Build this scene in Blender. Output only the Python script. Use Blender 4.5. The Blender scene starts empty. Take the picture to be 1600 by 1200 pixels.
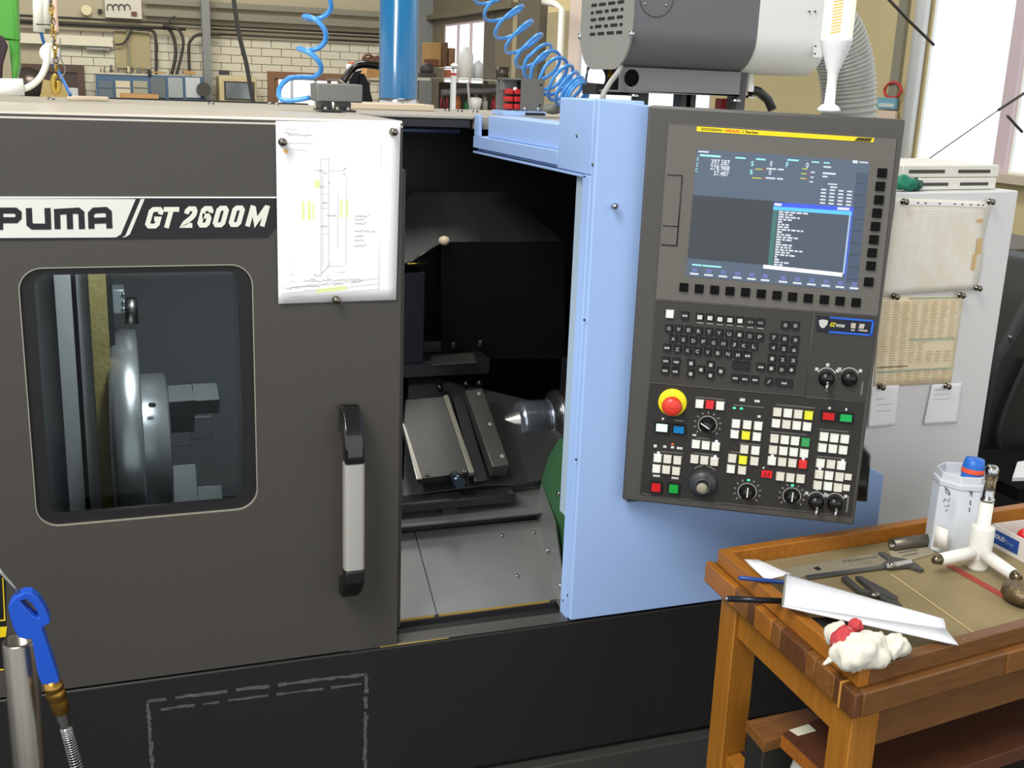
import bpy, bmesh, math, random
from mathutils import Vector, Matrix
random.seed(11)
sc = bpy.context.scene
col = sc.collection
V = Vector

# ------------------------------------------------------------------ camera
F = 1744.2
CAM = V((0.0, -1.92, 1.70))
R2 = V((0.93754, -0.33555, 0.03851)); FW = V((0.3361, 0.9055, -0.2591))
yaw, pitch, roll = 0.355378143, 0.262062118, 0.0385245739
FW = V((math.sin(yaw)*math.cos(pitch), math.cos(yaw)*math.cos(pitch), -math.sin(pitch)))
rt = V((math.cos(yaw), -math.sin(yaw), 0)); up0 = rt.cross(FW)
R2 = rt*math.cos(roll) + up0*math.sin(roll); U2 = R2.cross(FW)
cam = bpy.data.cameras.new('camera'); cam.sensor_width = 36; cam.lens = F/1600*36
cam.clip_start = 0.05; cam.clip_end = 200
camo = bpy.data.objects.new('camera', cam); col.objects.link(camo)
camo.matrix_world = Matrix(((R2.x, U2.x, -FW.x, CAM.x), (R2.y, U2.y, -FW.y, CAM.y), (R2.z, U2.z, -FW.z, CAM.z), (0, 0, 0, 1)))
sc.camera = camo

# ------------------------------------------------------------------ light
sc.view_settings.view_transform = 'Standard'; sc.view_settings.look = 'None'
sc.view_settings.gamma = 1; sc.view_settings.use_curve_mapping = False
sc.view_settings.exposure = 0.45
w = bpy.data.worlds.new('world'); sc.world = w; w.use_nodes = True
bg = w.node_tree.nodes['Background']; bg.inputs[0].default_value = (0.95, 0.975, 1.0, 1); bg.inputs[1].default_value = 0.95

def area(name, loc, target, sx, sy, power, color=(1, 1, 1)):
    l = bpy.data.lights.new(name, 'AREA'); l.shape = 'RECTANGLE'; l.size = sx; l.size_y = sy
    l.energy = power; l.color = color
    o = bpy.data.objects.new(name, l); col.objects.link(o); o.location = loc
    o.rotation_euler = (V(target)-V(loc)).to_track_quat('-Z', 'Y').to_euler()
    return o
area('ceiling_lamp', (-1.6, -1.9, 4.6), (0.7, 0.0, 1.0), 1.2, 2.6, 158, (1, .98, .95))
area('ceiling_lamp', (1.4, 3.0, 5.3), (1.4, 3.0, 0), 1.0, 3.0, 110, (1, .98, .93))
area('ceiling_lamp', (0.5, 9.5, 5.3), (0.5, 12.5, 1.5), 5.0, 2.0, 330, (1, .97, .88))

# ------------------------------------------------------------------ helpers
def ray(px, py): return FW + R2*((px-800)/F) - U2*((py-600)/F)
def PY(px, py, Y): d = ray(px, py); return CAM + d*((Y-CAM.y)/d.y)
def PX(px, py, X): d = ray(px, py); return CAM + d*((X-CAM.x)/d.x)
def PZ(px, py, Z): d = ray(px, py); return CAM + d*((Z-CAM.z)/d.z)
def PN(px, py, p, n): d = ray(px, py); return CAM + d*((p-CAM).dot(n)/d.dot(n))

def lin(c):
    def f(v):
        v /= 255.0
        return v/12.92 if v <= .04045 else ((v+.055)/1.055)**2.4
    return (f(c[0]), f(c[1]), f(c[2]), 1)

MATS = {}
def mat(name, c, rough=.5, metal=0., spec=.5, emit=None, estr=1., noise=None, bump=None, alpha=None, trans=None, coat=0):
    """c: sRGB 0-255. noise=(scale, sRGB second colour, amount, stretch). bump=(scale,strength)"""
    if name in MATS: return MATS[name]
    m = bpy.data.materials.new(name); m.use_nodes = True
    nt = m.node_tree; b = nt.nodes['Principled BSDF']
    b.inputs['Base Color'].default_value = lin(c); b.inputs['Roughness'].default_value = rough
    b.inputs['Metallic'].default_value = metal; b.inputs['Specular IOR Level'].default_value = spec
    if coat: b.inputs['Coat Weight'].default_value = coat
    if emit: b.inputs['Emission Color'].default_value = lin(emit); b.inputs['Emission Strength'].default_value = estr
    if noise or bump:
        tc = nt.nodes.new('ShaderNodeTexCoord'); mp = nt.nodes.new('ShaderNodeMapping')
        nt.links.new(tc.outputs['Object'], mp.inputs['Vector'])
    if noise:
        s, c2, amt, st = noise
        mp.inputs['Scale'].default_value = st
        n = nt.nodes.new('ShaderNodeTexNoise'); n.inputs['Scale'].default_value = s; n.inputs['Detail'].default_value = 5
        nt.links.new(mp.outputs[0], n.inputs['Vector'])
        r = nt.nodes.new('ShaderNodeValToRGB')
        r.color_ramp.elements[0].position = .5-.5*amt; r.color_ramp.elements[1].position = .5+.5*amt
        r.color_ramp.elements[0].color = lin(c); r.color_ramp.elements[1].color = lin(c2)
        nt.links.new(n.outputs['Fac'], r.inputs['Fac']); nt.links.new(r.outputs['Color'], b.inputs['Base Color'])
    if bump:
        n2 = nt.nodes.new('ShaderNodeTexNoise'); n2.inputs['Scale'].default_value = bump[0]; n2.inputs['Detail'].default_value = 4
        nt.links.new(tc.outputs['Object'], n2.inputs['Vector'])
        bp = nt.nodes.new('ShaderNodeBump'); bp.inputs['Strength'].default_value = bump[1]; bp.inputs['Distance'].default_value = .01
        nt.links.new(n2.outputs['Fac'], bp.inputs['Height']); nt.links.new(bp.outputs[0], b.inputs['Normal'])
    if alpha is not None: b.inputs['Alpha'].default_value = alpha
    if trans is not None: b.inputs['Transmission Weight'].default_value = trans
    MATS[name] = m
    return m

class MB:
    def __init__(s): s.v = []; s.f = []; s.sm = []
    def add(s, vs, fs, smooth=False):
        b = len(s.v); s.v += [tuple(x) for x in vs]
        for f in fs: s.f.append([i+b for i in f]); s.sm.append(smooth)
        return s
    def hexa(s, p):   # 4 bottom, 4 top (same winding)
        return s.add(p, [(3, 2, 1, 0), (4, 5, 6, 7), (0, 1, 5, 4), (1, 2, 6, 5), (2, 3, 7, 6), (3, 0, 4, 7)])
    def box(s, x0, x1, y0, y1, z0, z1):
        return s.hexa([(x0, y0, z0), (x1, y0, z0), (x1, y1, z0), (x0, y1, z0), (x0, y0, z1), (x1, y0, z1), (x1, y1, z1), (x0, y1, z1)])
    def prism(s, pts, off):
        pts = [V(p) for p in pts]; off = V(off); n = len(pts)
        return s.add(pts+[p+off for p in pts], [list(range(n))[::-1], list(range(n, 2*n))]+[(i, (i+1) % n, n+(i+1) % n, n+i) for i in range(n)])
    def tube(s, pts, r, n=8, cap=True):
        pts = [V(p) for p in pts]; m = len(pts)
        rs = r if isinstance(r, (list, tuple)) else [r]*m
        t0 = (pts[1]-pts[0]).normalized()
        a = t0.orthogonal().normalized(); vs = []
        for i, p in enumerate(pts):
            t = (pts[min(i+1, m-1)]-pts[max(i-1, 0)]).normalized()
            a = (a - t*a.dot(t)).normalized(); b = t.cross(a)
            for k in range(n):
                an = 2*math.pi*k/n; vs.append(p+(a*math.cos(an)+b*math.sin(an))*rs[i])
        fs = [(i*n+k, i*n+(k+1) % n, (i+1)*n+(k+1) % n, (i+1)*n+k) for i in range(m-1) for k in range(n)]
        s.add(vs, fs, True)
        if cap: s.add(vs[:n], [list(range(n))[::-1]]); s.add(vs[-n:], [list(range(n))])
        return s
    def cyl(s, p0, p1, r0, r1=None, n=24): return s.tube([p0, p1], [r0, r0 if r1 is None else r1], n)
    def lathe(s, prof, base, axis, n=28, smooth=True):
        base = V(base); ax = V(axis).normalized(); a = ax.orthogonal().normalized(); b = ax.cross(a); vs = []
        for r, h in prof:
            for k in range(n):
                an = 2*math.pi*k/n; vs.append(base+ax*h+(a*math.cos(an)+b*math.sin(an))*max(r, 1e-5))
        m = len(prof)
        s.add(vs, [(i*n+k, i*n+(k+1) % n, (i+1)*n+(k+1) % n, (i+1)*n+k) for i in range(m-1) for k in range(n)], smooth)
        return s
    def ball(s, c, r, n=14, m=8):
        c = V(c); r = V(r) if not isinstance(r, (int, float)) else V((r, r, r)); vs = []
        for i in range(m+1):
            th = math.pi*i/m
            for k in range(n):
                an = 2*math.pi*k/n
                vs.append(c+V((r.x*math.sin(th)*math.cos(an), r.y*math.sin(th)*math.sin(an), r.z*math.cos(th))))
        return s.add(vs, [(i*n+k, (i+1)*n+k, (i+1)*n+(k+1) % n, i*n+(k+1) % n) for i in range(m) for k in range(n)], True)
    def grid(s, P):   # 2D list of points -> sheet
        h = len(P); w_ = len(P[0])
        return s.add([p for r in P for p in r], [(i*w_+j, i*w_+j+1, (i+1)*w_+j+1, (i+1)*w_+j) for i in range(h-1) for j in range(w_-1)], True)
    def mesh(s, name, m):
        me = bpy.data.meshes.new(name); me.from_pydata(s.v, [], s.f); me.update()
        me.polygons.foreach_set('use_smooth', s.sm)
        bm = bmesh.new(); bm.from_mesh(me)
        bmesh.ops.remove_doubles(bm, verts=bm.verts, dist=2e-6) if len(s.v) < 4000 else None
        bmesh.ops.recalc_face_normals(bm, faces=bm.faces)
        bm.to_mesh(me); bm.free()
        if not any(s.sm):
            me.polygons.foreach_set('use_smooth', [True]*len(me.polygons)); me.set_sharp_from_angle(angle=.55)
        if m: me.materials.append(m)
        return me
    def build(s, name, m, parent=None, bevel=0, local=False, solid=0):
        return link(name, s.mesh(name, m), parent, bevel, local, solid)

def link(name, me, parent=None, bevel=0, local=False, solid=0):
    o = bpy.data.objects.new(name, me); col.objects.link(o)
    if parent:
        o.parent = parent
        if parent.type == 'EMPTY' and not local: o.location = -parent.location
    if solid:
        md = o.modifiers.new('solidify', 'SOLIDIFY'); md.thickness = solid; md.offset = 0
    if bevel:
        md = o.modifiers.new('bevel', 'BEVEL'); md.width = bevel; md.segments = 2; md.limit_method = 'ANGLE'; md.angle_limit = .6
    return o

def tag(o, label=None, cat=None, group=None, kind=None):
    if label: o['label'] = label
    if cat: o['category'] = cat
    if group: o['group'] = group
    if kind: o['kind'] = kind
    return o
def empty(name, loc, label=None, cat=None, group=None, rz=0):
    o = bpy.data.objects.new(name, None); o.empty_display_size = .05; col.objects.link(o)
    o.location = loc; o.rotation_euler = (0, 0, rz)
    return tag(o, label, cat, group)
def dup(root, loc, label=None, rz=None):
    r = root.copy(); col.objects.link(r); r.location = loc
    if rz is not None: r.rotation_euler = (0, 0, rz)
    if label: r['label'] = label
    for ch in root.children:
        c = ch.copy(); col.objects.link(c); c.parent = r
        for g in ch.children:
            d = g.copy(); col.objects.link(d); d.parent = c
    return r

def plate(name, outer, holes, m, parent, to3d, th, local=False, bevel=0):
    """flat plate with holes; outlines in 2D, to3d(x, y, t) maps to space, t in 0..th"""
    cu = bpy.data.curves.new('tmp', 'CURVE'); cu.dimensions = '2D'; cu.fill_mode = 'BOTH'; cu.extrude = .5
    for pl in [outer]+holes:
        sp = cu.splines.new('POLY'); sp.points.add(len(pl)-1); sp.use_cyclic_u = True
        for i, p in enumerate(pl): sp.points[i].co = (p[0], p[1], 0, 1)
    ob = bpy.data.objects.new('tmp', cu); col.objects.link(ob)
    dg = bpy.context.evaluated_depsgraph_get()
    me = bpy.data.meshes.new_from_object(ob.evaluated_get(dg), depsgraph=dg)
    bpy.data.objects.remove(ob); bpy.data.curves.remove(cu)
    me.materials.clear(); me.materials.append(m); me.name = name
    for v in me.vertices: v.co = to3d(v.co.x, v.co.y, (v.co.z+.5)*th)
    bm = bmesh.new(); bm.from_mesh(me); bmesh.ops.remove_doubles(bm, verts=bm.verts, dist=1e-6)
    bmesh.ops.recalc_face_normals(bm, faces=bm.faces)
    for f in bm.faces: f.smooth = False
    bm.to_mesh(me); bm.free()
    return link(name, me, parent, bevel, local)

def rrect(x0, x1, y0, y1, r, n=6):
    P = []
    for cx, cy, a0 in ((x1-r, y1-r, 0), (x0+r, y1-r, 90), (x0+r, y0+r, 180), (x1-r, y0+r, 270)):
        for k in range(n+1):
            a = math.radians(a0+90*k/n); P.append((cx+r*math.cos(a), cy+r*math.sin(a)))
    return P

_tc = {}
def text_mesh(s, shear=0, bold=0, space=1, name='lettering'):
    key = (s, shear, bold, space)
    if key in _tc: return _tc[key]
    cu = bpy.data.curves.new('tmp', 'FONT'); cu.body = s; cu.shear = shear; cu.offset = bold; cu.space_character = space
    cu.resolution_u = 3
    ob = bpy.data.objects.new('tmp', cu); col.objects.link(ob)
    dg = bpy.context.evaluated_depsgraph_get(); dg.update()
    me = bpy.data.meshes.new_from_object(ob.evaluated_get(dg), depsgraph=dg)
    bpy.data.objects.remove(ob); bpy.data.curves.remove(cu)
    xs = [v.co.x for v in me.vertices]; ys = [v.co.y for v in me.vertices]
    data = ([((v.co.x-min(xs))/(max(xs)-min(xs)), (v.co.y-min(ys))/(max(ys)-min(ys))) for v in me.vertices], [list(p.vertices) for p in me.polygons])
    bpy.data.meshes.remove(me); _tc[key] = data
    return data
def text(name, s, m, parent, o, xd, yd, shear=0, bold=0, space=1, local=False, z=(0, 0, 0)):
    """lettering filling the box o + xd*[0..1] + yd*[0..1]"""
    vs, fs = text_mesh(s, shear, bold, space)
    o, xd, yd = V(o), V(xd), V(yd)
    me = bpy.data.meshes.new(name); me.from_pydata([o+xd*a+yd*b for a, b in vs], [], fs); me.update()
    me.materials.append(m)
    return link(name, me, parent, 0, local)
def quadtext(name, s, m, parent, c, shear=0, bold=0, space=1, local=False):
    """lettering mapped into 4 corners: bottom left, bottom right, top right, top left"""
    vs, fs = text_mesh(s, shear, bold, space); c = [V(p) for p in c]
    me = bpy.data.meshes.new(name)
    me.from_pydata([(c[0]*(1-a)+c[1]*a)*(1-b)+(c[3]*(1-a)+c[2]*a)*b for a, b in vs], [], fs); me.update()
    me.materials.append(m)
    return link(name, me, parent, 0, local)
def flat(name, pts, m, parent, off, local=False):
    return MB().prism(pts, off).build(name, m, parent, local=local)

# ------------------------------------------------------------------ materials
black_metal = mat('charcoal painted metal', (70, 67, 62), .42, 0, .5, bump=(700, .08))
base_metal = mat('black painted metal', (31, 31, 31), .45, 0, .4, bump=(500, .08))
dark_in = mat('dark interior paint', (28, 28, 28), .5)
inner_grey = mat('dull grey sheet metal', (116, 117, 115), .36, .55, noise=(7, (140, 140, 137), .8, (1, 1, 1)))
cover_grey = mat('dark grey sheet metal', (94, 93, 88), .4, .5)
blue_paint = mat('light blue painted metal', (162, 192, 240), .45, 0, .4, bump=(900, .05))
blue_pale = mat('pale blue grey strip', (170, 188, 205), .4)
chrome = mat('bright steel', (190, 190, 190), .16, 1)
steel = mat('machined steel', (140, 138, 132), .32, 1)
dark_steel = mat('dark steel', (58, 58, 58), .35, .6)
gold = mat('brass', (190, 160, 80), .3, 1)
black_plastic = mat('black plastic', (22, 22, 22), .35)
gloss_black = mat('gloss black plastic', (12, 12, 13), .12, coat=.5)
silver = mat('silver foil', (205, 205, 198), .4, .1)
white = mat('white plastic', (235, 235, 230), .4)
white_paper = mat('white paper', (246, 246, 248), .8)
cream_strip = mat('cream sealing strip', (205, 188, 155), .5)
blk = mat('matt black print', (24, 24, 30), .6)
# ------------------------------------------------------------------ CNC lathe
LA = empty('cnc_lathe', (0.4, 0, 0), 'large dark grey and light blue turning machine with its front door slid open', 'machine')
# base
b = MB(); b.box(-.95, 1.60, .0, 1.38, .327, .632)
base = b.build('base_panel', base_metal, LA, bevel=.004)
b = MB(); b.box(-.95, 1.585, -.022, 1.36, 0, .318); b.box(-.9, 1.55, .01, 1.3, .318, .327); b.build('plinth', mat('dark grey plinth', (58, 57, 55), .5), LA, bevel=.004)
# worn tape residue on the base, a thin ragged film
res = mat('old tape residue', (96, 98, 94), .7, noise=(60, (60, 60, 58), .6, (1, 1, 1)))
rnd = random.Random(3)
def strip(p, q, wdt, nseg=26, gaps=0.0):
    p = V(p); q = V(q); d = (q-p); nrm = V((-d.z, 0, d.x)).normalized(); m_ = MB()
    for i in range(nseg):
        if rnd.random() < gaps: continue
        a = p+d*(i/nseg); c = p+d*((i+1)/nseg); w0 = wdt*rnd.uniform(.5, 1.1); o_ = nrm*rnd.uniform(-.15, .15)*wdt
        m_.prism([a-nrm*w0/2+o_, c-nrm*w0/2+o_, c+nrm*w0/2+o_, a+nrm*w0/2+o_], (0, -.0008, 0))
    return m_
for p, q, wd, g in (((232, 1095), (573, 1053), .007, .2), ((238, 1110), (565, 1068), .005, .3), ((231, 1095), (238, 1205), .008, 0), ((572, 1053), (570, 1205), .009, .02)):
    strip(PY(*p, 0), PY(*q, 0), wd, gaps=g).build('tape_residue', res, base)
# sill of the opening
sill = MB(); sill.box(.40, .859, .003, .012, .6325, .6360); sill.box(.40, .859, .0125, .044, .6325, .6345)
so_ = sill.build('opening_sill', cover_grey, LA, bevel=.001)
m_ = MB(); m_.prism([(.46, .0022, .6327), (.60, .0022, .6327), (.60, .0022, .6340), (.46, .0022, .6352)], (0, .0006, 0)); m_.build('sill_glint', mat('painted sill glint', (235, 200, 110), .3, .5), so_)  # tapering gold strip painted as a light glint along the sill

# sliding door --------------------------------------------------------------
wx0, wx1, wz0, wz1 = -.133, .233, .946, 1.388
dm = plate('sliding_door', [(-.75, .637), (.4935, .637), (.4935, 1.628), (-.75, 1.628)], [rrect(wx0, wx1, wz0, wz1, .036, 8)], black_metal, LA,
           lambda x, y, t: V((x, t, y)), .018)
dm.location = -LA.location
m_ = MB()
m_.box(.4755, .4935, .0185, .045, .637, 1.624)                      # return flange on the right
m_.build('door_edge', black_metal, dm)
m_ = MB(); n = 8; prof = []
for k in range(n+1):
    a = math.pi/2*k/n; prof.append((.012-.012*math.cos(a)-.0005, 1.621+.011*math.sin(a)))
prof += [(.14, 1.632), (.735, 1.6265), (.735, 1.6235), (.012, 1.6285), (.0, 1.6205)]
m_.prism([(-.75, y, z) for y, z in prof], (.75+.4937, 0, 0)); m_.build('door_roof', mat('door top with painted sheen', (196, 190, 178), .3, .1, .7), dm)  # dark door metal; the reflected light is put into this pale colour
m_ = MB(); m_.box(.47, .5135, .05, .075, .645, 1.545); m_.build('inner_door_panel', black_metal, dm, bevel=.002)
# window frame lip and glass
gl = bpy.data.materials.new('tinted window glass'); gl.use_nodes = True; nt = gl.node_tree; nt.nodes.clear()
o_ = nt.nodes.new('ShaderNodeOutputMaterial'); mx = nt.nodes.new('ShaderNodeMixShader'); tr = nt.nodes.new('ShaderNodeBsdfTransparent'); gs = nt.nodes.new('ShaderNodeBsdfGlossy')
tr.inputs[0].default_value = (.74, .78, .78, 1); gs.inputs['Roughness'].default_value = .04; fr = nt.nodes.new('ShaderNodeFresnel'); fr.inputs[0].default_value = 1.45
nt.links.new(fr.outputs[0], mx.inputs[0]); nt.links.new(tr.outputs[0], mx.inputs[1]); nt.links.new(gs.outputs[0], mx.inputs[2]); nt.links.new(mx.outputs[0], o_.inputs[0])
m_ = MB(); m_.box(wx0-.02, wx1+.02, .046, .052, wz0-.02, wz1+.02); m_.build('window_glass', gl, dm)
ri, ro = rrect(wx0+.0005, wx1-.0005, wz0+.0005, wz1-.0005, .036, 8), None
plate('window_lip', rrect(wx0-.0010, wx1+.0010, wz0-.0010, wz1+.0010, .037, 8), [rrect(wx0+.0006, wx1-.0006, wz0+.0006, wz1-.0006, .0355, 8)], mat('painted lip highlight', (170, 165, 150), .3, .3), dm, lambda x, y, t: V((x, -.0006+t, y)), .0055)  # highlight along the window rim is put into the pale lip colour
plate('window_gasket', rrect(wx0+.0007, wx1-.0007, wz0+.0007, wz1-.0007, .0354, 8), [rrect(wx0+.022, wx1-.022, wz0+.018, wz1-.012, .02, 6)], mat('black window gasket', (18, 18, 19), .5), dm, lambda x, y, t: V((x, .005+t, y)), .012)

# handle -------------------------------------------------------------------
hx = .392; gz0, gz1 = PY(553, 886, -.05).z, PY(553, 722, -.05).z
gx0, gx1 = PY(537, 800, -.055).x, PY(569, 800, -.055).x
m_ = MB(); P = rrect(gx0, gx1, -.066, -.038, .008, 4)
m_.prism([(x, y, gz0) for x, y in P], (0, 0, gz1-gz0)); m_.build('handle_grip', mat('satin aluminium', (205, 203, 196), .42, .55), dm)
def bracket(zg, s):
    pts = []
    w2 = (gx1-gx0)/2*.96; xc = (gx0+gx1)/2
    prof = [(-.002, zg+s*.095), (-.020, zg+s*.098), (-.045, zg+s*.072), (-.066, zg+s*.038), (-.067, zg), (-.038, zg), (-.038, zg+s*.016), (-.024, zg+s*.045), (-.002, zg+s*.045)]
    mm = MB(); mm.prism([(xc-w2, y, z) for y, z in prof], (2*w2, 0, 0)); return mm
bracket(gz1, 1).build('handle_bracket', gloss_black, dm, bevel=.005)
bracket(gz0, -.75).build('handle_bracket', mat('matt black plastic', (16, 16, 17), .5), dm, bevel=.005)
# nameplate ------------------------------------------------------------------
def D(px, py, y=-.0012): return PY(px, py, y)
np_ = flat('nameplate', [D(-20, 376), D(376, 372), D(418, 371), D(434, 352), D(434, 309), D(-20, 309)], mat('black nameplate', (22, 22, 26), .4), LA, (0, .0012, 0))
silv = mat('silver nameplate', (222, 224, 216), .45)
flat('silver_field', [D(-20, 372, -.0016), D(181, 371, -.0016), D(189, 366, -.0016), D(212, 311, -.0016), D(-20, 309.5, -.0016)], silv, np_, (0, .0006, 0))
flat('silver_stripe', [D(191, 371, -.0018), D(197, 370, -.0018), D(203, 366, -.0018), D(226, 311, -.0018), D(220, 311, -.0018), D(196, 368, -.0018)], silv, np_, (0, .0006, 0))
flat('chrome_line', [D(-20, 309.5, -.0025), D(433, 309.6, -.0025), D(433, 307.6, -.0025), D(-20, 307.3, -.0025)], mat('bright trim', (245, 245, 245), .3), np_, (0, .002, 0))
def strokes(name, polys, wpx, m, parent, y=-.0022):
    m_ = MB()
    for pl in polys:
        n = len(pl); L = []; Rr = []
        for i, p in enumerate(pl):
            p = V((p[0], p[1])); a = V(pl[max(i-1, 0)]); c = V(pl[min(i+1, n-1)])
            d0 = (p-a).normalized() if i else (c-p).normalized(); d1 = (c-p).normalized() if i < n-1 else d0
            t = (d0+d1).normalized(); nn = V((-t.y, t.x)); k = wpx/2/max(.4, nn.dot(V((-d1.y, d1.x))))
            L.append(p+nn*k); Rr.append(p-nn*k)
        vs = [D(q.x, q.y, y-.00015*polys.index(pl)) for q in L+Rr]
        m_.add(vs, [(i, i+1, n+i+1, n+i) for i in range(n-1)])
    return m_.build(name, m, parent)
lw = 9.5
strokes('letter', [[(-8, 329), (24, 329), (29, 333), (29, 340), (25, 344), (-2, 344)], [(0, 329), (0, 359)]], lw, blk, np_)
strokes('letter', [[(45, 325), (46, 350), (51, 354), (78, 354)], [(74, 325), (75.5, 358.5)]], lw, blk, np_)
strokes('letter', [[(90, 358), (89, 331), (122, 329), (127, 333), (128, 358)], [(108.5, 330), (109.5, 358)]], lw, blk, np_)
strokes('letter', [[(143, 357.5), (142, 334), (147, 329), (165, 328), (170, 332), (171, 357)], [(143, 345), (171, 344)]], lw, blk, np_)
GL_ = {'G': [[(.92, .66), (.92, .82), (.78, .9), (.3, .9), (.14, .8), (.14, .2), (.3, .1), (.76, .1), (.9, .2), (.9, .44), (.55, .44)]], 'T': [[(0, .89), (1, .89)], [(.5, .86), (.5, 0)]],
      '2': [[(.14, .66), (.14, .8), (.3, .9), (.72, .9), (.86, .8), (.86, .62), (.72, .48), (.24, .22), (.16, .1), (.98, .1)]],
      '6': [[(.86, .7), (.86, .8), (.72, .9), (.3, .9), (.14, .8), (.14, .2), (.3, .1), (.72, .1), (.86, .2), (.86, .44), (.72, .54), (.2, .54)]],
      '0': [[(.5, .9), (.3, .9), (.14, .8), (.14, .2), (.3, .1), (.7, .1), (.86, .2), (.86, .8), (.7, .9), (.5, .9)]],
      'M': [[(.12, 0), (.12, 1)], [(.88, 0), (.88, 1)], [(.16, .92), (.5, .2), (.84, .92)]]}
creaml = mat('cream lettering', (228, 228, 214), .5)
for ch_, xa_, xb_ in (('G', 226, 246), ('T', 248, 272), ('2', 283, 300), ('6', 308, 325), ('0', 332, 349), ('0', 357, 374), ('M', 383, 413)):
    strokes('letter', [[(xa_+(xb_-xa_)*x+y*9-4.5*0, 356.5-(xa_-226)*.018-y*32.5) for x, y in pl] for pl in GL_[ch_]], 7.5, creaml, np_)
# warning sticker at the left end of the door
st = flat('warning_sticker', [D(-40, 1052), D(9, 1047), D(9, 900), D(-40, 902)], mat('sticker black', (15, 15, 15), .5), LA, (0, .0012, 0))
yel = mat('warning yellow', (235, 205, 20), .5)
flat('sticker_line', [D(-40, 974, -.0016), D(8, 970, -.0016), D(8, 968, -.0016), D(-40, 972, -.0016)], yel, st, (0, .0004, 0))
flat('sticker_line', [D(6.5, 970, -.0016), D(8.4, 970, -.0016), D(5, 903, -.0016), D(3.5, 903, -.0016)], yel, st, (0, .0004, 0))
flat('sticker_field', [D(-40, 1001, -.0016), D(9, 995, -.0016), D(11, 979, -.0016), D(-40, 983, -.0016)], yel, st, (0, .0004, 0))
flat('sticker_line', [D(-40, 1050, -.0016), D(10, 1047, -.0016), D(10, 1045, -.0016), D(-40, 1048, -.0016)], yel, st, (0, .0004, 0))

# blue fixed cover ------------------------------------------------------------
xc = .860
out = [(xc, .637), (1.606, .637), (1.606, .890), (1.566, .912), (1.33, .905), (1.0, .886), (.975, .886), (.963, .899), (.963, 1.672), (xc, 1.680)]
cov = plate('blue_cover', out, [], blue_paint, LA, lambda x, y, t: V((x, t, y)), .02, bevel=.003)
m_ = MB()
m_.box(xc, xc+.02, .0195, .056, .612, 1.54)                          # return flange beside the opening
m_.build('cover_flange', blue_paint, cov, bevel=.002)
m_ = MB(); m_.box(xc, .963, .0195, .188, 1.5405, 1.679); m_.build('cover_head', blue_paint, cov, bevel=.003)
m_ = MB(); m_.box(xc+.012, .95, .188, .66, 1.576, 1.6265); m_.build('top_beam', blue_paint, cov, bevel=.002)
m_ = MB(); m_.box(xc, .95, .188, .735, 1.5475, 1.5755); m_.box(xc+.012, .95, .1, .735, 1.5395, 1.5475); m_.box(xc, xc+.006, .04, .735, 1.5345, 1.5395)
m_.build('track_ledge', blue_paint, cov, bevel=.001)
m_ = MB(); m_.box(xc+.002, xc+.010, .700, .735, 1.576, 1.6265); m_.build('beam_end_plate', blue_paint, cov, bevel=.001)
m_ = MB(); m_.box(xc+.03, .95, .66, .70, 1.576, 1.62); m_.build('beam_slot', black_plastic, cov)
m_ = MB(); m_.prism([(xc+.012, .057, 1.5335), (xc+.012, .057, .815), (xc+.012, .085, .80+.035), (xc+.012, .112, .835), (xc+.012, .112, 1.5335)], (.02, 0, 0))
m_.build('opening_side_strip', blue_pale, cov, bevel=.001)
for px, py in ((902, 212), (927, 257)): 
    c = PX(px, py, xc); m_ = MB(); m_.cyl(c+V((.001, 0, 0)), c-V((.002, 0, 0)), .003, n=10); m_.build('screw', steel, cov)
for px, py in ((913, 500), (887, 930), (900, 718), (880, 938)):
    c = PY(px, py, 0) if px > 890 else PX(px, py, xc)
    m_ = MB(); d = V((0, .001, 0)) if px > 890 else V((.001, 0, 0)); m_.cyl(c+d, c-d*1.6, .0022, n=10); m_.build('screw', dark_steel, cov)
c = PY(959, 322, -.006); m_ = MB(); m_.lathe([(0, -.012), (.005, -.010), (.0065, -.005), (.004, -.001), (.004, .006), (.007, .0075), (0, .0076)], c, (0, 1, 0), 14); m_.build('knob', chrome, cov)

# roof -----------------------------------------------------------------------------
roofm = mat('cream grey roof paint', (178, 172, 160), .4, .1)
m_ = MB(); m_.box(-.95, .866, .752, 1.40, 1.6135, 1.6215)
m_.build('roof_panel', roofm, LA, bevel=.002)
m_ = MB(); m_.box(.951, 1.606, .20, 1.40, 1.59, 1.6215); m_.box(.868, .9505, .742, 1.40, 1.59, 1.6215); m_.build('roof_panel', roofm, LA, bevel=.002)
m_ = MB(); m_.box(PY(545, 168, 1.05).x, PY(679, 168, 1.05).x, 1.05, 1.20, 1.6217, PY(610, 162, 1.05).z)
m_.build('roof_cover_plate', mat('beige roof plate', (206, 190, 165), .5), LA, bevel=.003)
m_ = MB(); m_.box(-.9, .858, .756, .79, 1.592, 1.613); m_.build('front_beam', mat('dark beam', (40, 40, 42), .45), LA, bevel=.002)
m_ = MB(); m_.cyl((.40, .772, 1.583), (.835, .772, 1.583), .007, n=12); m_.build('guide_rail', mat('blued steel rail', (90, 102, 125), .3, .7), LA)
m_ = MB(); m_.box(PY(172, 156, 1.37).x, PY(482, 160, 1.37).x, 1.37, 1.39, 1.6217, PY(330, 157, 1.37).z); m_.build('roof_edge_strip', black_plastic, LA)
for px, py in ((330, 163), (421, 163), (432, 163.5), (80, 156), (699, 173.5), (719, 174.5), (743, 175.5)):
    c = PZ(px, py, 1.6217); m_ = MB(); m_.lathe([(.009, 0), (.009, .003), (.005, .006), (0, .006)], c, (0, 0, 1), 10); m_.build('roof_bolt', steel, LA)
a0, a1 = PY(105, 156, 1.1), PY(170, 157, 1.1)
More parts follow.
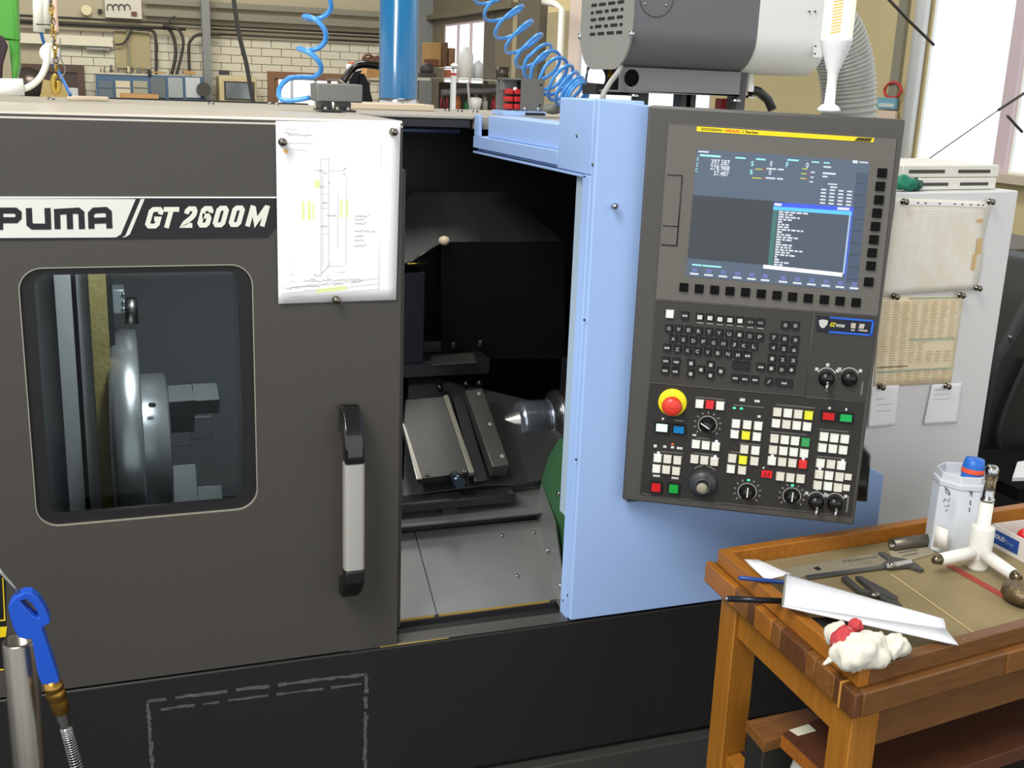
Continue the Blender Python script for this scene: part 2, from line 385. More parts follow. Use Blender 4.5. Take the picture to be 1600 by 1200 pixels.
m_ = MB(); m_.box(a0.x, a1.x, 1.1, 1.16, 1.6217, PY(140, 151, 1.1).z); m_.build('roof_bar', mat('beige roof plate', (206, 190, 165)), LA, bevel=.003)

# enclosure inside --------------------------------------------------------------------
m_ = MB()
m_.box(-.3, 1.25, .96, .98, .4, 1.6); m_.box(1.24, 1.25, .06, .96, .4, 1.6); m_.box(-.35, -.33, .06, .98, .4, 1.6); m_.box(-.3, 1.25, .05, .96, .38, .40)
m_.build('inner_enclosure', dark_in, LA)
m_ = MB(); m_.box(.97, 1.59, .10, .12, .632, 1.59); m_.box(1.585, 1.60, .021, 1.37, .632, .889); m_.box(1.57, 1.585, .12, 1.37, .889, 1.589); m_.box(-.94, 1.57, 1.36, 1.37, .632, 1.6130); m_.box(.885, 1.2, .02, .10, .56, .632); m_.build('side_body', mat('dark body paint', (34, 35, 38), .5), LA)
# chip pan plates, sloping down towards the sill
def slope(y, z0=.6475, y0=.08, s=.59): return z0+(y-y0)*s
def pan(x0, x1, name='chip_plate'):
    m_ = MB(); y0, y1 = .08, .262; t = .004
    m_.prism([(x0, y0, slope(y0)), (x0, y1, slope(y1)), (x0, y1, slope(y1)-t), (x0, y0+.002, slope(y0)-t-.004)], (x1-x0, 0, 0))
    return m_.build(name, inner_grey, LA)
p1 = pan(.40, .597); p2 = pan(.599, .905)
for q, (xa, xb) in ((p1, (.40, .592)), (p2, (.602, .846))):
    m_ = MB(); m_.box(xa, xb, .0785, .0800, slope(.08)-.006, slope(.08)-.0008); m_.build('edge_reflection', mat('painted golden reflection', (215, 180, 95), .35, .6), q)  # golden reflection of warm light painted as a strip on each plate edge
def onslope(px, py, dz=0):
    n = V((0, -.59, 1)).normalized(); return PN(px, py, V((0, .08, .6475+dz)), n)
for px, py in ((784, 837), (808, 900), (834, 832)):
    c = onslope(px, py); nn = V((0, -.59, 1)).normalized(); m_ = MB(); m_.lathe([(.0045, 0), (.0045, .002), (.002, .004), (0, .004)], c, nn, 10); m_.build('screw', steel, p2)
# front lip below plates
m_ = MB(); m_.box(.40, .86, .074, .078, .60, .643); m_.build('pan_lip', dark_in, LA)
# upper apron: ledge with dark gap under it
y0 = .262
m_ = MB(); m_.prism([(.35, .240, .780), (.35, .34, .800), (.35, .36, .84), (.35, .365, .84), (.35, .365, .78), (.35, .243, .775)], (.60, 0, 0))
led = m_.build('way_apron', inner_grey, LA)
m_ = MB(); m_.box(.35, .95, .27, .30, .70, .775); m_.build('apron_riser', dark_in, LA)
c = PY(697, 787, .30); m_ = MB(); m_.box(c.x-.018, c.x+.018, .272, .292, .786, .80); m_.build('apron_bracket', dark_steel, led)
# right end casting: grey liner and green casting
grn = mat('green cast iron paint', (52, 92, 58), .5)
liner = MB()
A = [PX(835, 797, .885), PX(846, 757, .905), PX(868, 820, .885), PX(880, 905, .872), PX(878, 955, .862), PX(866, 935, .862)]
liner.prism(A, (.004, .004, 0)); lo = liner.build('end_liner', inner_grey, LA)
m_ = MB(); B = [PX(843, 762, .912), PX(856, 716, .915), PX(874, 685, .915), PX(892, 700, .915), PX(892, 900, .898), PX(876, 870, .89), PX(862, 800, .90)]
m_.prism(B, (.05, .01, 0)); go = m_.build('end_casting', grn, LA)
for px, py, xx in ((874, 771, .90), (856, 860, .872), (829, 801, .885), (834, 807, .885), (876, 915, .86)):
    c = PX(px, py, xx); m_ = MB(); m_.lathe([(.005, 0), (.005, .004), (.003, .006), (0, .006)], c, (-1, -.3, .2), 10); m_.build('screw', chrome, lo)

# slant bed covers ---------------------------------------------------------------------
S0 = V((0, .3, .866)); SN = V((0, -.5, .866)).normalized(); SU = V((0, .866, .5))
def sb(px, py, h=0): return PN(px, py, S0+SN*h, SN)
def slab(name, quad, th, m, parent=None, bevel=.0015, h=0):
    m_ = MB(); m_.prism([sb(*p, h) for p in quad], -SN*th); return m_.build(name, m, parent or LA, bevel=bevel)
wc = slab('way_cover', [(655, 748), (738, 738), (698, 619), (634, 624), (630, 668)], .02, mat('way cover sheet', (80, 79, 76), .36, .55))
slab('cover_edge', [(734, 739), (742, 738), (700, 616), (692, 618)], .012, mat('bright edge trim', (140, 136, 120), .4, .4), wc, h=.003)
slab('cover_edge', [(651, 749), (661, 748), (634, 665), (626, 655)], .014, steel, wc, h=.002)
for px, py in ((668, 741), (726, 736)):
    c = sb(px, py, .001); m_ = MB(); m_.lathe([(.005, 0), (.005, .003), (.0025, .003), (.0025, 0)], c, SN, 12); m_.build('screw', steel, wc)
gib = slab('guide_block', [(770, 729), (796, 726), (754, 606), (727, 610)], .035, cover_grey, h=.012)
spot = mat('pale plastic plug', (150, 155, 148), .5)
for px, py in ((749, 615), (766, 663), (785, 713)):
    c = sb(px, py, .0125); m_ = MB(); m_.lathe([(.0055, 0), (.0055, .0015), (0, .0015)], c, SN, 14); m_.build('plug', spot, gib)
slab('bed_cover', [(630, 775), (756, 758), (800, 758), (890, 742), (890, 640), (640, 580)], .02, mat('dark bed cover', (72, 71, 69), .42, .5), h=-.045)
slab('rear_way_cover', [(742, 752), (763, 750), (722, 612), (705, 615)], .012, dark_steel, h=-.01)
m_ = MB(); m_.box(.55, .83, .262, .31, .80, .822); m_.build('way_block', dark_steel, LA, bevel=.003)
c0 = PY(716, 752, .27); m_ = MB(); m_.cyl(c0+V((0, -.012, 0)), c0+V((0, .03, 0)), .013, n=20); m_.build('screw_end', mat('blued screw end', (80, 95, 110), .25, .9), LA)
# tailstock -----------------------------------------------------------------------------
tip = PY(768, 661, .5); tl = (PY(880, 655, .5)-tip); AX = V((1, 0, 0)); L = PY(870, 655, .5).x-tip.x
ts = MB(); R = .032
k = L/.155
ts.lathe([(.05, L*.86), (.066, L*.92), (.072, L*.98), (.072, L*1.25), (.06, L*1.3), (.06, L*1.9)], tip, AX, 32)
tso = ts.build('tailstock', mat('dark polished steel', (96, 96, 98), .22, .85), LA)
m_ = MB(); m_.lathe([(.0, 0), (.029, L*.36), (.031, L*.38)], tip, AX, 28); m_.build('center_point', mat('ground steel point', (205, 202, 196), .25, .9), tso)
m_ = MB(); m_.lathe([(.031, L*.38), (.045, L*.385), (.049, L*.45), (.049, L*.82), (.040, L*.84), (.05, L*.86)], tip, AX, 32); m_.build('center_body', mat('polished blue steel', (184, 192, 204), .2, .85), tso)
m_ = MB(); m_.lathe([(.064, L*.97), (.0727, L*.985), (.0727, L*1.02), (.064, L*1.04)], tip, AX, 32); m_.build('center_collar', chrome, tso)
m_ = MB(); m_.box(tip.x+L*1.3, 1.2, .42, .62, .62, 1.04); m_.build('tailstock_body', dark_in, tso, bevel=.01)

# turret and its hood -----------------------------------------------------------------------
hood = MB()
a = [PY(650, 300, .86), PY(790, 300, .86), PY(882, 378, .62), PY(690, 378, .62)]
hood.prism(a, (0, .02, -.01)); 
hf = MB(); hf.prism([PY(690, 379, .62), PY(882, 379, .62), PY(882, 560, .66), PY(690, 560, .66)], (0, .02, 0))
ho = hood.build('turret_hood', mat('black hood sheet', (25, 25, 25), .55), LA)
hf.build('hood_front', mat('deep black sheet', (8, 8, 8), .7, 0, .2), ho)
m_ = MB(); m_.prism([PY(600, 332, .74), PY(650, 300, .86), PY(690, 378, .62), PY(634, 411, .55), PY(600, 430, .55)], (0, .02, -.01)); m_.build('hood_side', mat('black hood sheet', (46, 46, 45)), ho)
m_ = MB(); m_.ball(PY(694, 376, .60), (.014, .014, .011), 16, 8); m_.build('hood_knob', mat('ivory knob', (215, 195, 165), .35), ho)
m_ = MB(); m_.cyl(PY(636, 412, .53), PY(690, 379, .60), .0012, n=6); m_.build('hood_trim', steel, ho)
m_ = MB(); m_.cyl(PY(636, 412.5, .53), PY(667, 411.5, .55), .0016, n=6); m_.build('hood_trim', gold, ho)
tu = MB(); q0, q1 = PY(610, 592, .6), PY(762, 586, .6); z1 = PY(700, 560, .6).z
tu.box(.56, q1.x, .585, .78, q0.z+.003, z1); tu.box(.60, q1.x-.03, .66, .80, z1, z1+.03)
to = tu.build('turret_slide', dark_steel, LA, bevel=.003)
m_ = MB(); a = [PZ(672, 558, z1+.001), PZ(675, 571, z1+.001), PZ(744, 567, z1+.001), PZ(740, 553, z1+.001)]; m_.prism(a, (0, 0, .003)); m_.build('slide_plate', cover_grey, to)
for px, py in ((672, 566), (698, 563), (726, 562), (708, 543), (750, 540)):
    c = PY(px, py, .64); m_ = MB(); m_.lathe([(.007, 0), (.007, .012), (.004, .016), (0, .016)], c, (0, -.3, 1), 12); m_.build('cap_screw', gloss_black if px in (672,) else dark_steel, to)
for px, py in ((687, 606), (728, 601), (749, 600), (721, 626)):
    c = PY(px, py, .56); m_ = MB(); m_.ball(c, (.009, .009, .011), 12, 8); m_.build('oil_fitting', gloss_black, to)
m_ = MB(); m_.box(.60, .70, .57, .9, 1.05, 1.27); m_.lathe([(.0, -.02), (.09, -.02), (.09, .05), (0, .05)], (.62, .66, 1.16), (1, 0, 0), 12); m_.build('turret_disc', mat('blued dark steel', (28, 30, 36), .45, .5), to, bevel=.004)

# spindle end, seen through the door window ---------------------------------------------------
sx = (.004, .05); cy, cz = .45, .935
ch = MB(); ch.lathe([(.09, sx[0]-.02), (.235, sx[0]-.012), (.25, sx[0]), (.25, sx[1]-.004), (.245, sx[1]), (.0, sx[1]+.0005)], (0, cy, cz), AX, 56)
cho = ch.build('chuck', mat('chuck steel', (190, 190, 192), .3, .8), LA)
m_ = MB(); m_.lathe([(.15, sx[1]), (.15, .100), (.143, .105), (.03, .105), (.03, .07), (0, .07)], (0, cy, cz), AX, 48); m_.build('chuck_body', mat('chuck body steel', (170, 172, 174), .34, .7), cho)
for ang in (118, 238, 358):
    ca, sa = math.cos(math.radians(ang)), math.sin(math.radians(ang)); rd = V((0, ca, sa)); td = V((0, -sa, ca)); c = V((0, cy, cz))
    m_ = MB()
    def blockj(x0, x1, r0, r1, w_):
        m_.hexa([c+V((x, 0, 0))+rd*r+td*t for x, r, t in ((x0, r0, -w_), (x1, r0, -w_), (x1, r1, -w_), (x0, r1, -w_), (x0, r0, w_), (x1, r0, w_), (x1, r1, w_), (x0, r1, w_))])
    blockj(.105, .155, .055, .145, .026); blockj(.155, .205, .105, .145, .026)
    m_.build('chuck_jaw', mat('blackened jaw steel', (112, 114, 116), .45, .4), cho, bevel=.002)
m_ = MB()
for dx in (.058, .078): m_.lathe([(.005, 0), (.005, .004), (.0025, .004), (0, .002)], PY(224+dx*200, 633, cy-.125), (0, -1, .4), 10)
m_.build('jaw_mark', black_plastic, cho)
# coolant bracket
q = PY(172, 453, .40); r_ = PY(196, 490, .40)
m_ = MB(); m_.box(q.x, r_.x, .40, .46, r_.z, q.z); nb = m_.build('nozzle_block', mat('pale steel block', (150, 156, 160), .4, .5), LA, bevel=.002)
for py in (460, 472, 483):
    c = PY(193, py, .40); m_ = MB(); m_.lathe([(.0035, 0), (.0035, .004), (0, .004)], c, (0, -1, 0), 10); m_.build('screw', chrome, nb)
m_ = MB(); a = PY(205, 466, .46); bq = PY(206, 505, .46); m_.tube([a, bq], [.011, .014], 16); m_.build('nozzle_pipe', steel, nb)
# headstock front: folded grey sheets and a stained board
hs = MB(); light_grey = mat('pale grey sheet', (176, 176, 178), .5)
def vbox(mb, px0, px1, y0, y1, z0=.80, z1=1.46):
    x0 = PY(px0, 620, y0).x; x1 = PY(px1, 620, y0).x; mb.box(x0, x1, y0, y1, z0, z1)
vbox(hs, 20, 100, .36, .38); vbox(hs, 97, 122, .33, .345); hso = hs.build('headstock_sheet', light_grey, LA)
m_ = MB(); vbox(m_, 122, 135, .36, .37); m_.build('sheet_gap', dark_in, hso)
m_ = MB(); vbox(m_, 130, 150, .34, .36); m_.build('headstock_sheet', light_grey, LA)
m_ = MB(); vbox(m_, 149, 176, .32, .34); m_.build('stained_panel', mat('oil stained cream panel', (150, 138, 88), .6, noise=(28, (128, 112, 62), .5, (1, 1, 1)), bump=(90, .15)), LA)
m_ = MB(); vbox(m_, 174, 185, .37, .39); m_.build('panel_gap', dark_in, LA)
# work lamp of the machine
l = bpy.data.lights.new('machine_work_lamp', 'AREA'); l.size = .12; l.energy = 4.5; l.color = (.9, .97, 1)
o_ = bpy.data.objects.new('machine_work_lamp', l); col.objects.link(o_); o_.location = (.14, .17, 1.55); o_.rotation_euler = (math.radians(-18), 0, 0)
m_ = MB(); m_.box(-.12, .60, .90, .91, .5, 1.5); m_.build('lit_wall_sheet', mat('painted lit wall grey', (132, 136, 136), .5), LA)  # added sheet; the lit back wall and haze are painted in its grey
m_ = MB(); m_.box(.06, .22, .12, .22, 1.565, 1.585); m_.build('work_lamp_housing', dark_steel, LA, bevel=.004)
# ------------------------------------------------------------------ operator panel
PA = 0.544886
P0 = V((.963, -.03, 0)); PU = V((math.cos(PA), -math.sin(PA), 0)); PNn = V((-math.sin(PA), -math.cos(PA), 0))
def pan(px, py):
    q = PN(px, py, P0, PNn)-P0; return (q.dot(PU), q.z)
def p3(px, py, d=0): u, v = pan(px, py); return V((u, d, v))
OP = empty('control_panel', P0, 'dark grey swivelling operator panel with lit screen and many keys beside the blue cover', 'control panel', rz=-PA)
case_m = mat('panel casing paint', (76, 74, 70), .45, bump=(600, .06))
face_m = mat('panel face grey', (100, 97, 91), .5)
key_m = mat('panel lower face', (42, 40, 37), .5)
cs = [pan(1013.5, 165), pan(1415, 187.5), pan(1334, 821), pan(972, 781)]
m_ = MB(); m_.prism([(u, .0, v) for u, v in cs], (0, .085, 0)); m_.build('casing', case_m, OP, local=True, bevel=.004)
def face(name, pts, m, d=-.002, th=.002):
    return MB().prism([p3(x, y, d) for x, y in pts], (0, th+.0005, 0)).build(name, m, OP, local=True)
face('display_bezel', [(1045, 193), (1401, 216), (1371, 493), (1025, 466.5)], face_m, -.003)
face('keyboard_plate', [(1024.5, 469), (1271, 488.5), (1256.5, 618), (1016, 596)], mat('keyboard plate', (58, 56, 53), .5), -.003)
face('switch_plate', [(1273.5, 489), (1370.5, 496), (1351, 626), (1258.5, 619)], mat('keyboard plate', (56, 55, 52), .5), -.003)
face('button_plate', [(1015.5, 598), (1350.5, 629), (1330, 806), (1000, 771)], key_m, -.003)
m_ = MB()
for a, b_ in (((1016, 597), (1256, 618.5)), ((1258, 619.5), (1351, 627.5)), ((1272.2, 488), (1257.5, 618)), ((1025, 467.8), (1371, 494.5)), ((1045, 192.5), (1401, 215.5)), ((1003, 770), (1018, 772.5)), ((1064, 778), (1080, 780)), ((1118, 784), (1300, 802))):
    m_.tube([p3(*a, -.0035), p3(*b_, -.0035)], .0006, 6)
m_.build('seam_line', mat('worn seam', (112, 110, 104), .5), OP, local=True)
# flap of the memory slot
ff = face('slot_cover', [(1043, 273.5), (1066, 274.5), (1057.5, 382.5), (1033.5, 381)], face_m, -.0045, .0016)
m_ = MB()
for a, b_ in (((1043, 273), (1066, 274)), ((1066, 274), (1057.5, 383)), ((1057.5, 383), (1033.5, 381.5)), ((1036, 352), (1060, 353.5))):
    m_.tube([p3(*a, -.005), p3(*b_, -.005)], .0009, 6)
m_.build('cover_gap', black_plastic, ff)
ys = face('yellow_strip', [(1089, 197.3), (1366, 215.5), (1364.3, 222.3), (1088.5, 205)], mat('yellow label', (240, 215, 20), .5), -.004, .001)
yt = mat('dark olive print', (70, 64, 10), .6)
quadtext('lettering', 'DOOSAN -', yt, ys, [p3(x, y, -.0046) for x, y in ((1096, 203.2), (1132, 205.4), (1132.6, 201.6), (1096.6, 199.4))], local=True, bold=.02)
quadtext('lettering', 'FANUC', mat('orange red print', (225, 90, 20), .6), ys, [p3(x, y, -.0046) for x, y in ((1133.5, 206), (1156, 207.3), (1156.8, 203), (1134.3, 201.6))], local=True, bold=.03)
quadtext('lettering', 'i Series', yt, ys, [p3(x, y, -.0046) for x, y in ((1160, 207.6), (1184, 209), (1184.8, 204.8), (1160.8, 203.2))], local=True, bold=.02)
MB().prism([p3(x, y, -.0044) for x, y in ((1334.5, 219.8), (1359, 221.3), (1363, 215.8), (1340, 214.6))], (0, .0006, 0)).build('dark_field', mat('olive black print', (72, 58, 10), .6), ys, local=True)

# screen ------------------------------------------------------------------------------
SC = [(1089, 233), (1359, 252), (1339, 455), (1072, 430.7)]
def scr(a, b, d=-.004):   # a right 0..1, b down 0..1
    c = [V(p) for p in SC]; q = (c[0]*(1-a)+c[1]*a)*(1-b)+(c[3]*(1-a)+c[2]*a)*b
    return p3(q.x, q.y, d)
scm = mat('screen backlight', (20, 24, 30), .25, emit=(84, 98, 116), estr=.85)
sm_ = face('screen', SC, scm, -.0036, .001)
def sq(name, a0, b0, a1, b1, m, d=-.0042):
    return MB().add([scr(a0, b1, d), scr(a1, b1, d), scr(a1, b0, d), scr(a0, b0, d)], [(0, 1, 2, 3)]).build(name, m, sm_, local=True)
def em(name, c, s=1.0): return mat(name, (10, 10, 10), .4, emit=c, estr=s)
sq('screen_lower_area', .0, .36, .535, .86, em('screen slate', (62, 68, 74), .85), -.0039)
sq('screen_side_tab', .93, .09, .998, .94, em('screen tab blue', (72, 86, 106), .85), -.0039)
for i in range(9): sq('tab_gap', .93, .17+.092*i, .998, .176+.092*i, em('screen gap', (50, 58, 72)), -.0041)
sw = em('screen white', (215, 222, 230), .85); scy = em('screen cyan', (150, 225, 225)); sye = em('screen yellow', (215, 215, 60)); sre = em('screen rust', (150, 80, 60))
def st_(s, a0, b0, a1, b1, m=sw): quadtext('screen_text', s, m, sm_, [scr(a0, b1, -.0044), scr(a1, b1, -.0044), scr(a1, b0, -.0044), scr(a0, b0, -.0044)], bold=.02, local=True)
st_('397.587', .088, .068, .197, .11); st_('278.988', .086, .112, .197, .152); st_('37.487', .108, .157, .196, .196)
st_('X', .004, .062, .016, .09, scy); st_('Z', .003, .105, .015, .133, scy); st_('C', .002, .148, .014, .178, scy)
st_('S', .318, .062, .334, .10, scy); st_('S', .316, .128, .332, .165, scy); st_('0', .427, .05, .441, .092); st_('0', .425, .118, .439, .16)
st_('F', .52, .05, .533, .092, scy); st_('0', .635, .042, .65, .085)
def rows(name, items, m, d=-.0044):
    mm = MB()
    for a0, b0, a1, b1 in items: mm.add([scr(a0, b1, d), scr(a1, b1, d), scr(a1, b0, d), scr(a0, b0, d)], [(0, 1, 2, 3)])
    return tag(mm.build(name, m, sm_, local=True), kind='stuff')
rows('screen_mark', [(.01, .01, .07, .022), (.9, .0, .93, .022), (.94, .006, .99, .016)], sw)
rows('screen_mark', [(.02, .037, .14, .052), (.225, .038, .285, .05), (.345, .037, .40, .05), (.525, .026, .59, .038), (.665, .03, .71, .04), (.735, .03, .77, .04)], scy)
rows('screen_mark', [(.345, .118, .385, .124), (.33, .188, .385, .194), (.615, .09, .645, .096), (.612, .128, .642, .134), (.61, .165, .64, .171)], sye)
rows('screen_mark', [(.388, .116, .405, .126), (.388, .186, .405, .196), (.645, .126, .66, .136), (.642, .163, .658, .173)], sre)
rl = random.Random(5); it = []
for bb in (.105, .178): it += [(.41, bb, .465, bb+.012), (.475, bb, .51, bb+.012)]
for cx_ in (.735, .785, .835, .885):
    for k in range(5): it.append((cx_, .235+.026*k, cx_+.03, .247+.026*k))
it += [(.735, .06, .78, .072), (.735, .108, .81, .122), (.735, .135, .765, .147), (.77, .19, .825, .2), (.785, .212, .825, .224), (.665, .11, .69, .12), (.667, .148, .685, .158), (.664, .184, .684, .194)]
rows('screen_mark', it, sw)
it = [(.03, .90, .085, .912), (.09, .90, .20, .912)]; rows('screen_mark', it, scy)
# program window of the screen
def win(a, b):
    c = [V(p) for p in ((1209, 315.5), (1333.5, 323.5), (1321, 433), (1199, 420))]; q = (c[0]*(1-a)+c[1]*a)*(1-b)+(c[3]*(1-a)+c[2]*a)*b; return q
def wq(name, a0, b0, a1, b1, m, d=-.0043):
    P = [win(a0, b1), win(a1, b1), win(a1, b0), win(a0, b0)]
    return MB().add([p3(q.x, q.y, d) for q in P], [(0, 1, 2, 3)]).build(name, m, sm_, local=True)
wq('program_window', 0, 0, 1, 1, em('window slate', (78, 88, 102), .85), -.0041)
wq('window_title', 0, 0, 1, .07, em('window title blue', (62, 88, 215)))
wq('window_header', 0, .06, .985, .115, em('window cyan', (90, 185, 235)))
wq('window_margin', 0, .115, .055, .94, em('window green', (68, 118, 112), .85))
wq('window_scrollbar', .955, .115, .978, .95, em('window pale blue', (150, 175, 205)))
wq('window_border', .985, .05, 1.0, 1.0, em('window title blue', (62, 88, 215)))
wq('window_input', -.055, .94, .955, .995, em('window white', (250, 252, 255)))
mm = MB(); lens = [.34, .17, .24, .13, .01, .12, .15, .33, .01, .12, .22, .13, .01, .17, .2, .32, .16, .2, .01, .01, .2, .09]
for i, L_ in enumerate(lens):
    a = .075
    bb = .125+i*.0372
    while a < .075+L_:
        wd = rl.uniform(.03, .07); P = [win(a, bb+.024), win(a+wd, bb+.024), win(a+wd, bb), win(a, bb)]
        mm.add([p3(q.x, q.y, -.0045) for q in P], [(0, 1, 2, 3)]); a += wd+.015
tag(mm.build('program_lines', sw, sm_, local=True), kind='stuff')
mm = MB()
for a0, b0, a1, b1 in ((.01, .012, .1, .05), (.8, .012, .95, .05)):
    P = [win(a0, b1), win(a1, b1), win(a1, b0), win(a0, b0)]; mm.add([p3(q.x, q.y, -.0045) for q in P], [(0, 1, 2, 3)])
mm.build('window_caption', sw, sm_, local=True)
for i in range(12):
    a = .012+i*.0835 if i < 6 else .53+(i-6)*.083
    if i in (5,): a = .425
    sq('soft_key_icon', a+.02, .93, a+.05, .962, em('icon blue', (105, 115, 170), .85), -.0043)
    sq('soft_key_caption', a+.01, .97, a+.06, .984, sw, -.0043)

# keys ---------------------------------------------------------------------------------
def keymesh(name, w_, h_, d_, m, r=.0012):
    mm = MB(); i = .0012
    mm.hexa([(-w_/2, 0, -h_/2), (w_/2, 0, -h_/2), (w_/2, 0, h_/2), (-w_/2, 0, h_/2), (-w_/2+i, -d_, -h_/2+i), (w_/2-i, -d_, -h_/2+i), (w_/2-i, -d_, h_/2-i), (-w_/2+i, -d_, h_/2-i)])
    return mm.mesh(name, m)
def put(name, me, px, py, d=-.003):
    o = bpy.data.objects.new(name, me); col.objects.link(o); o.parent = OP; u, v = pan(px, py); o.location = (u, d, v); return o
soft = keymesh('soft_key', .0165, .0165, .005, mat('black rubber key', (7, 7, 8), .6, 0, .15))
for x, y in ((1378, 270), (1375, 291), (1373, 312), (1370, 332.5), (1367.5, 353.5), (1365, 374), (1362.5, 394.5), (1360.5, 415), (1357, 440)): put('soft_key', soft, x, y)
for x, y in ((257, 1082), (347, 1090), (437, 1097), (527, 1104), (618, 1111), (710, 1120), (802, 1129), (893, 1137), (985, 1146), (1079, 1154), (1171, 1162), (1265, 1171)):
    put('soft_key', soft, 1000+x/3.75, 160+y/3.75)
kb = keymesh('keyboard_key', .0148, .0148, .006, mat('dark grey key', (30, 30, 30), .42))
kw = keymesh('white_key', .0158, .0158, .006, white); kl = keymesh('keyboard_key', .032, .0148, .006, mat('dark grey key', (30, 30, 30)))
leg = mat('key legend', (178, 178, 172), .6)
def key(x, y, s=None, me=None, nm='keyboard_key'):
    o = put(nm, me or kb, 1000+x/4, 460+y/4)
    if s:
        big = len(s) == 1; wd = .0062 if big else .0095; hh = .0066 if big else .0038
        text('legend', s, leg, o, (-wd/2, -.0063, -hh/2), (wd, 0, 0), (0, 0, hh), bold=.015, local=True)
    return o
key(188, 120, None, kw, 'white_key')
key(282, 128, '---')
for x, y in ((375, 137), (438, 142), (500, 150), (562, 155), (625, 160)):
    o = key(x, y); m_ = MB(); m_.add([(-.0045, -.0064, -.004), (.0045, -.0064, -.004), (.0045, -.0064, .004), (-.0045, -.0064, .004)], [(0, 1, 2, 3)]); m_.build('legend', mat('pale pictogram', (210, 210, 204), .6), o, local=True)
key(690, 167, 'G1'); key(753, 172, 'G2'); key(908, 187, 'o'); key(970, 190, 'o')
for (x, y), s in zip(((182, 208), (243, 212), (306, 217), (368, 224), (432, 229), (495, 235), (558, 242), (622, 247), (686, 255), (748, 260)), 'QWERTYUIOP'): key(x, y, s)
for (x, y), s in zip(((836, 263), (903, 272), (970, 280), (832, 327), (898, 335), (962, 342), (825, 395), (890, 401), (955, 407)), '789456123'): key(x, y, s)
for (x, y), s in zip(((210, 272), (272, 277), (335, 284), (398, 289), (460, 296), (522, 302), (587, 307), (650, 314), (712, 320)), 'ASDFGHJKL'): key(x, y, s)
for (x, y), s in zip(((235, 337), (298, 344), (360, 350), (424, 355), (487, 361), (550, 366), (612, 373)), 'ZXCVBNM'): key(x, y, s)
for x, y, s in ((170, 328, '--'), (672, 378, '--'), (163, 410, '---'), (228, 416, '---'), (320, 425, 'I'), (443, 435, 'I'), (755, 448, '---'), (820, 456, '-'), (884, 464, '0'), (945, 465, '.'), (158, 470, '---'), (222, 476, '---'), (382, 464, '-'), (505, 474, '-'),
                (318, 490, 'I'), (440, 500, 'I'), (595, 517, '---'), (655, 523, '---'), (718, 528, '---'), (805, 538, '/')): key(x, y, s)
key(633, 440, None, kl); key(900, 548, '--', kl)
m_ = MB()
for x, y in ((377, 177), (439, 182), (500, 188), (562, 192), (625, 198), (690, 206), (753, 212)):
    a = p3(1000+x/4-5, 460+y/4, -.0036); c = p3(1000+x/4+5, 460+y/4+.8, -.0036); m_.add([a, c, c+V((0, 0, .0022)), a+V((0, 0, .0022))], [(0, 1, 2, 3)])
m_.build('key_caption', leg, OP, local=True)

# sticker with shield
stk = face('panel_sticker', [(1276, 492.5), (1366.5, 499.5), (1362.5, 524.5), (1275, 517.5)], mat('navy sticker', (22, 26, 40), .4), -.0042, .001)
bl = mat('sticker blue', (35, 100, 210), .4)
for P in (((1296, 494), (1366, 499.5), (1365.5, 502.5), (1296.5, 496.7)), ((1366, 499.5), (1362, 524.5), (1358.5, 524), (1362.3, 500.5)), ((1295, 516.3), (1362, 521.7), (1361.8, 524.6), (1294.5, 519.2))):
    MB().prism([p3(x, y, -.0048) for x, y in P], (0, .0005, 0)).build('sticker_border', bl, stk, local=True)
MB().prism([p3(x, y, -.0048) for x, y in ((1279, 500), (1285, 498.3), (1293.5, 500), (1292.5, 506), (1288, 511), (1284, 512), (1280.5, 508))], (0, .0005, 0)).build('shield_emblem', silver, stk, local=True)
quadtext('lettering', 'EZ', mat('yellow print', (225, 215, 40), .5), stk, [p3(x, y, -.0049) for x, y in ((1296, 509), (1305, 509.8), (1306.5, 504), (1297.5, 503))], shear=.2, bold=.03, local=True)
quadtext('lettering', 'WORK', white, stk, [p3(x, y, -.0049) for x, y in ((1305.5, 509.8), (1319.5, 511.2), (1320.5, 506.5), (1306.5, 505.3))], shear=.2, bold=.02, local=True)
for P in (((1329, 512), (1336, 512.6), (1337, 504.4), (1329.5, 504)), ((1341, 512.5), (1349, 513), (1351, 505.7), (1343, 505)), ((1329, 515.8), (1335, 516.3), (1335.2, 514.6), (1329.2, 514)), ((1341, 516), (1355, 517.5), (1355, 515), (1341, 514.2))):
    MB().prism([p3(x, y, -.0048) for x, y in P], (0, .0005, 0)).build('sticker_icon', mat('sticker grey print', (190, 180, 170), .5), stk, local=True)

# emergency stop
def lathe_at(name, prof, px, py, m, parent=None, d=-.003, n=32):
    c = p3(px, py, d); mm = MB(); mm.lathe(prof, c, (0, -1, 0), n); return mm.build(name, m, parent or OP, local=True)
es = lathe_at('emergency_stop', [(.0275, 0), (.0275, .003), (.026, .004), (0, .004)], 1051, 628, mat('yellow collar', (240, 225, 20), .45))
lathe_at('stop_button', [(.012, .004), (.012, .014), (.0185, .016), (.0195, .022), (.0165, .029), (.008, .031), (0, .0315)], 1051, 630, mat('red mushroom', (226, 62, 48), .35), es)
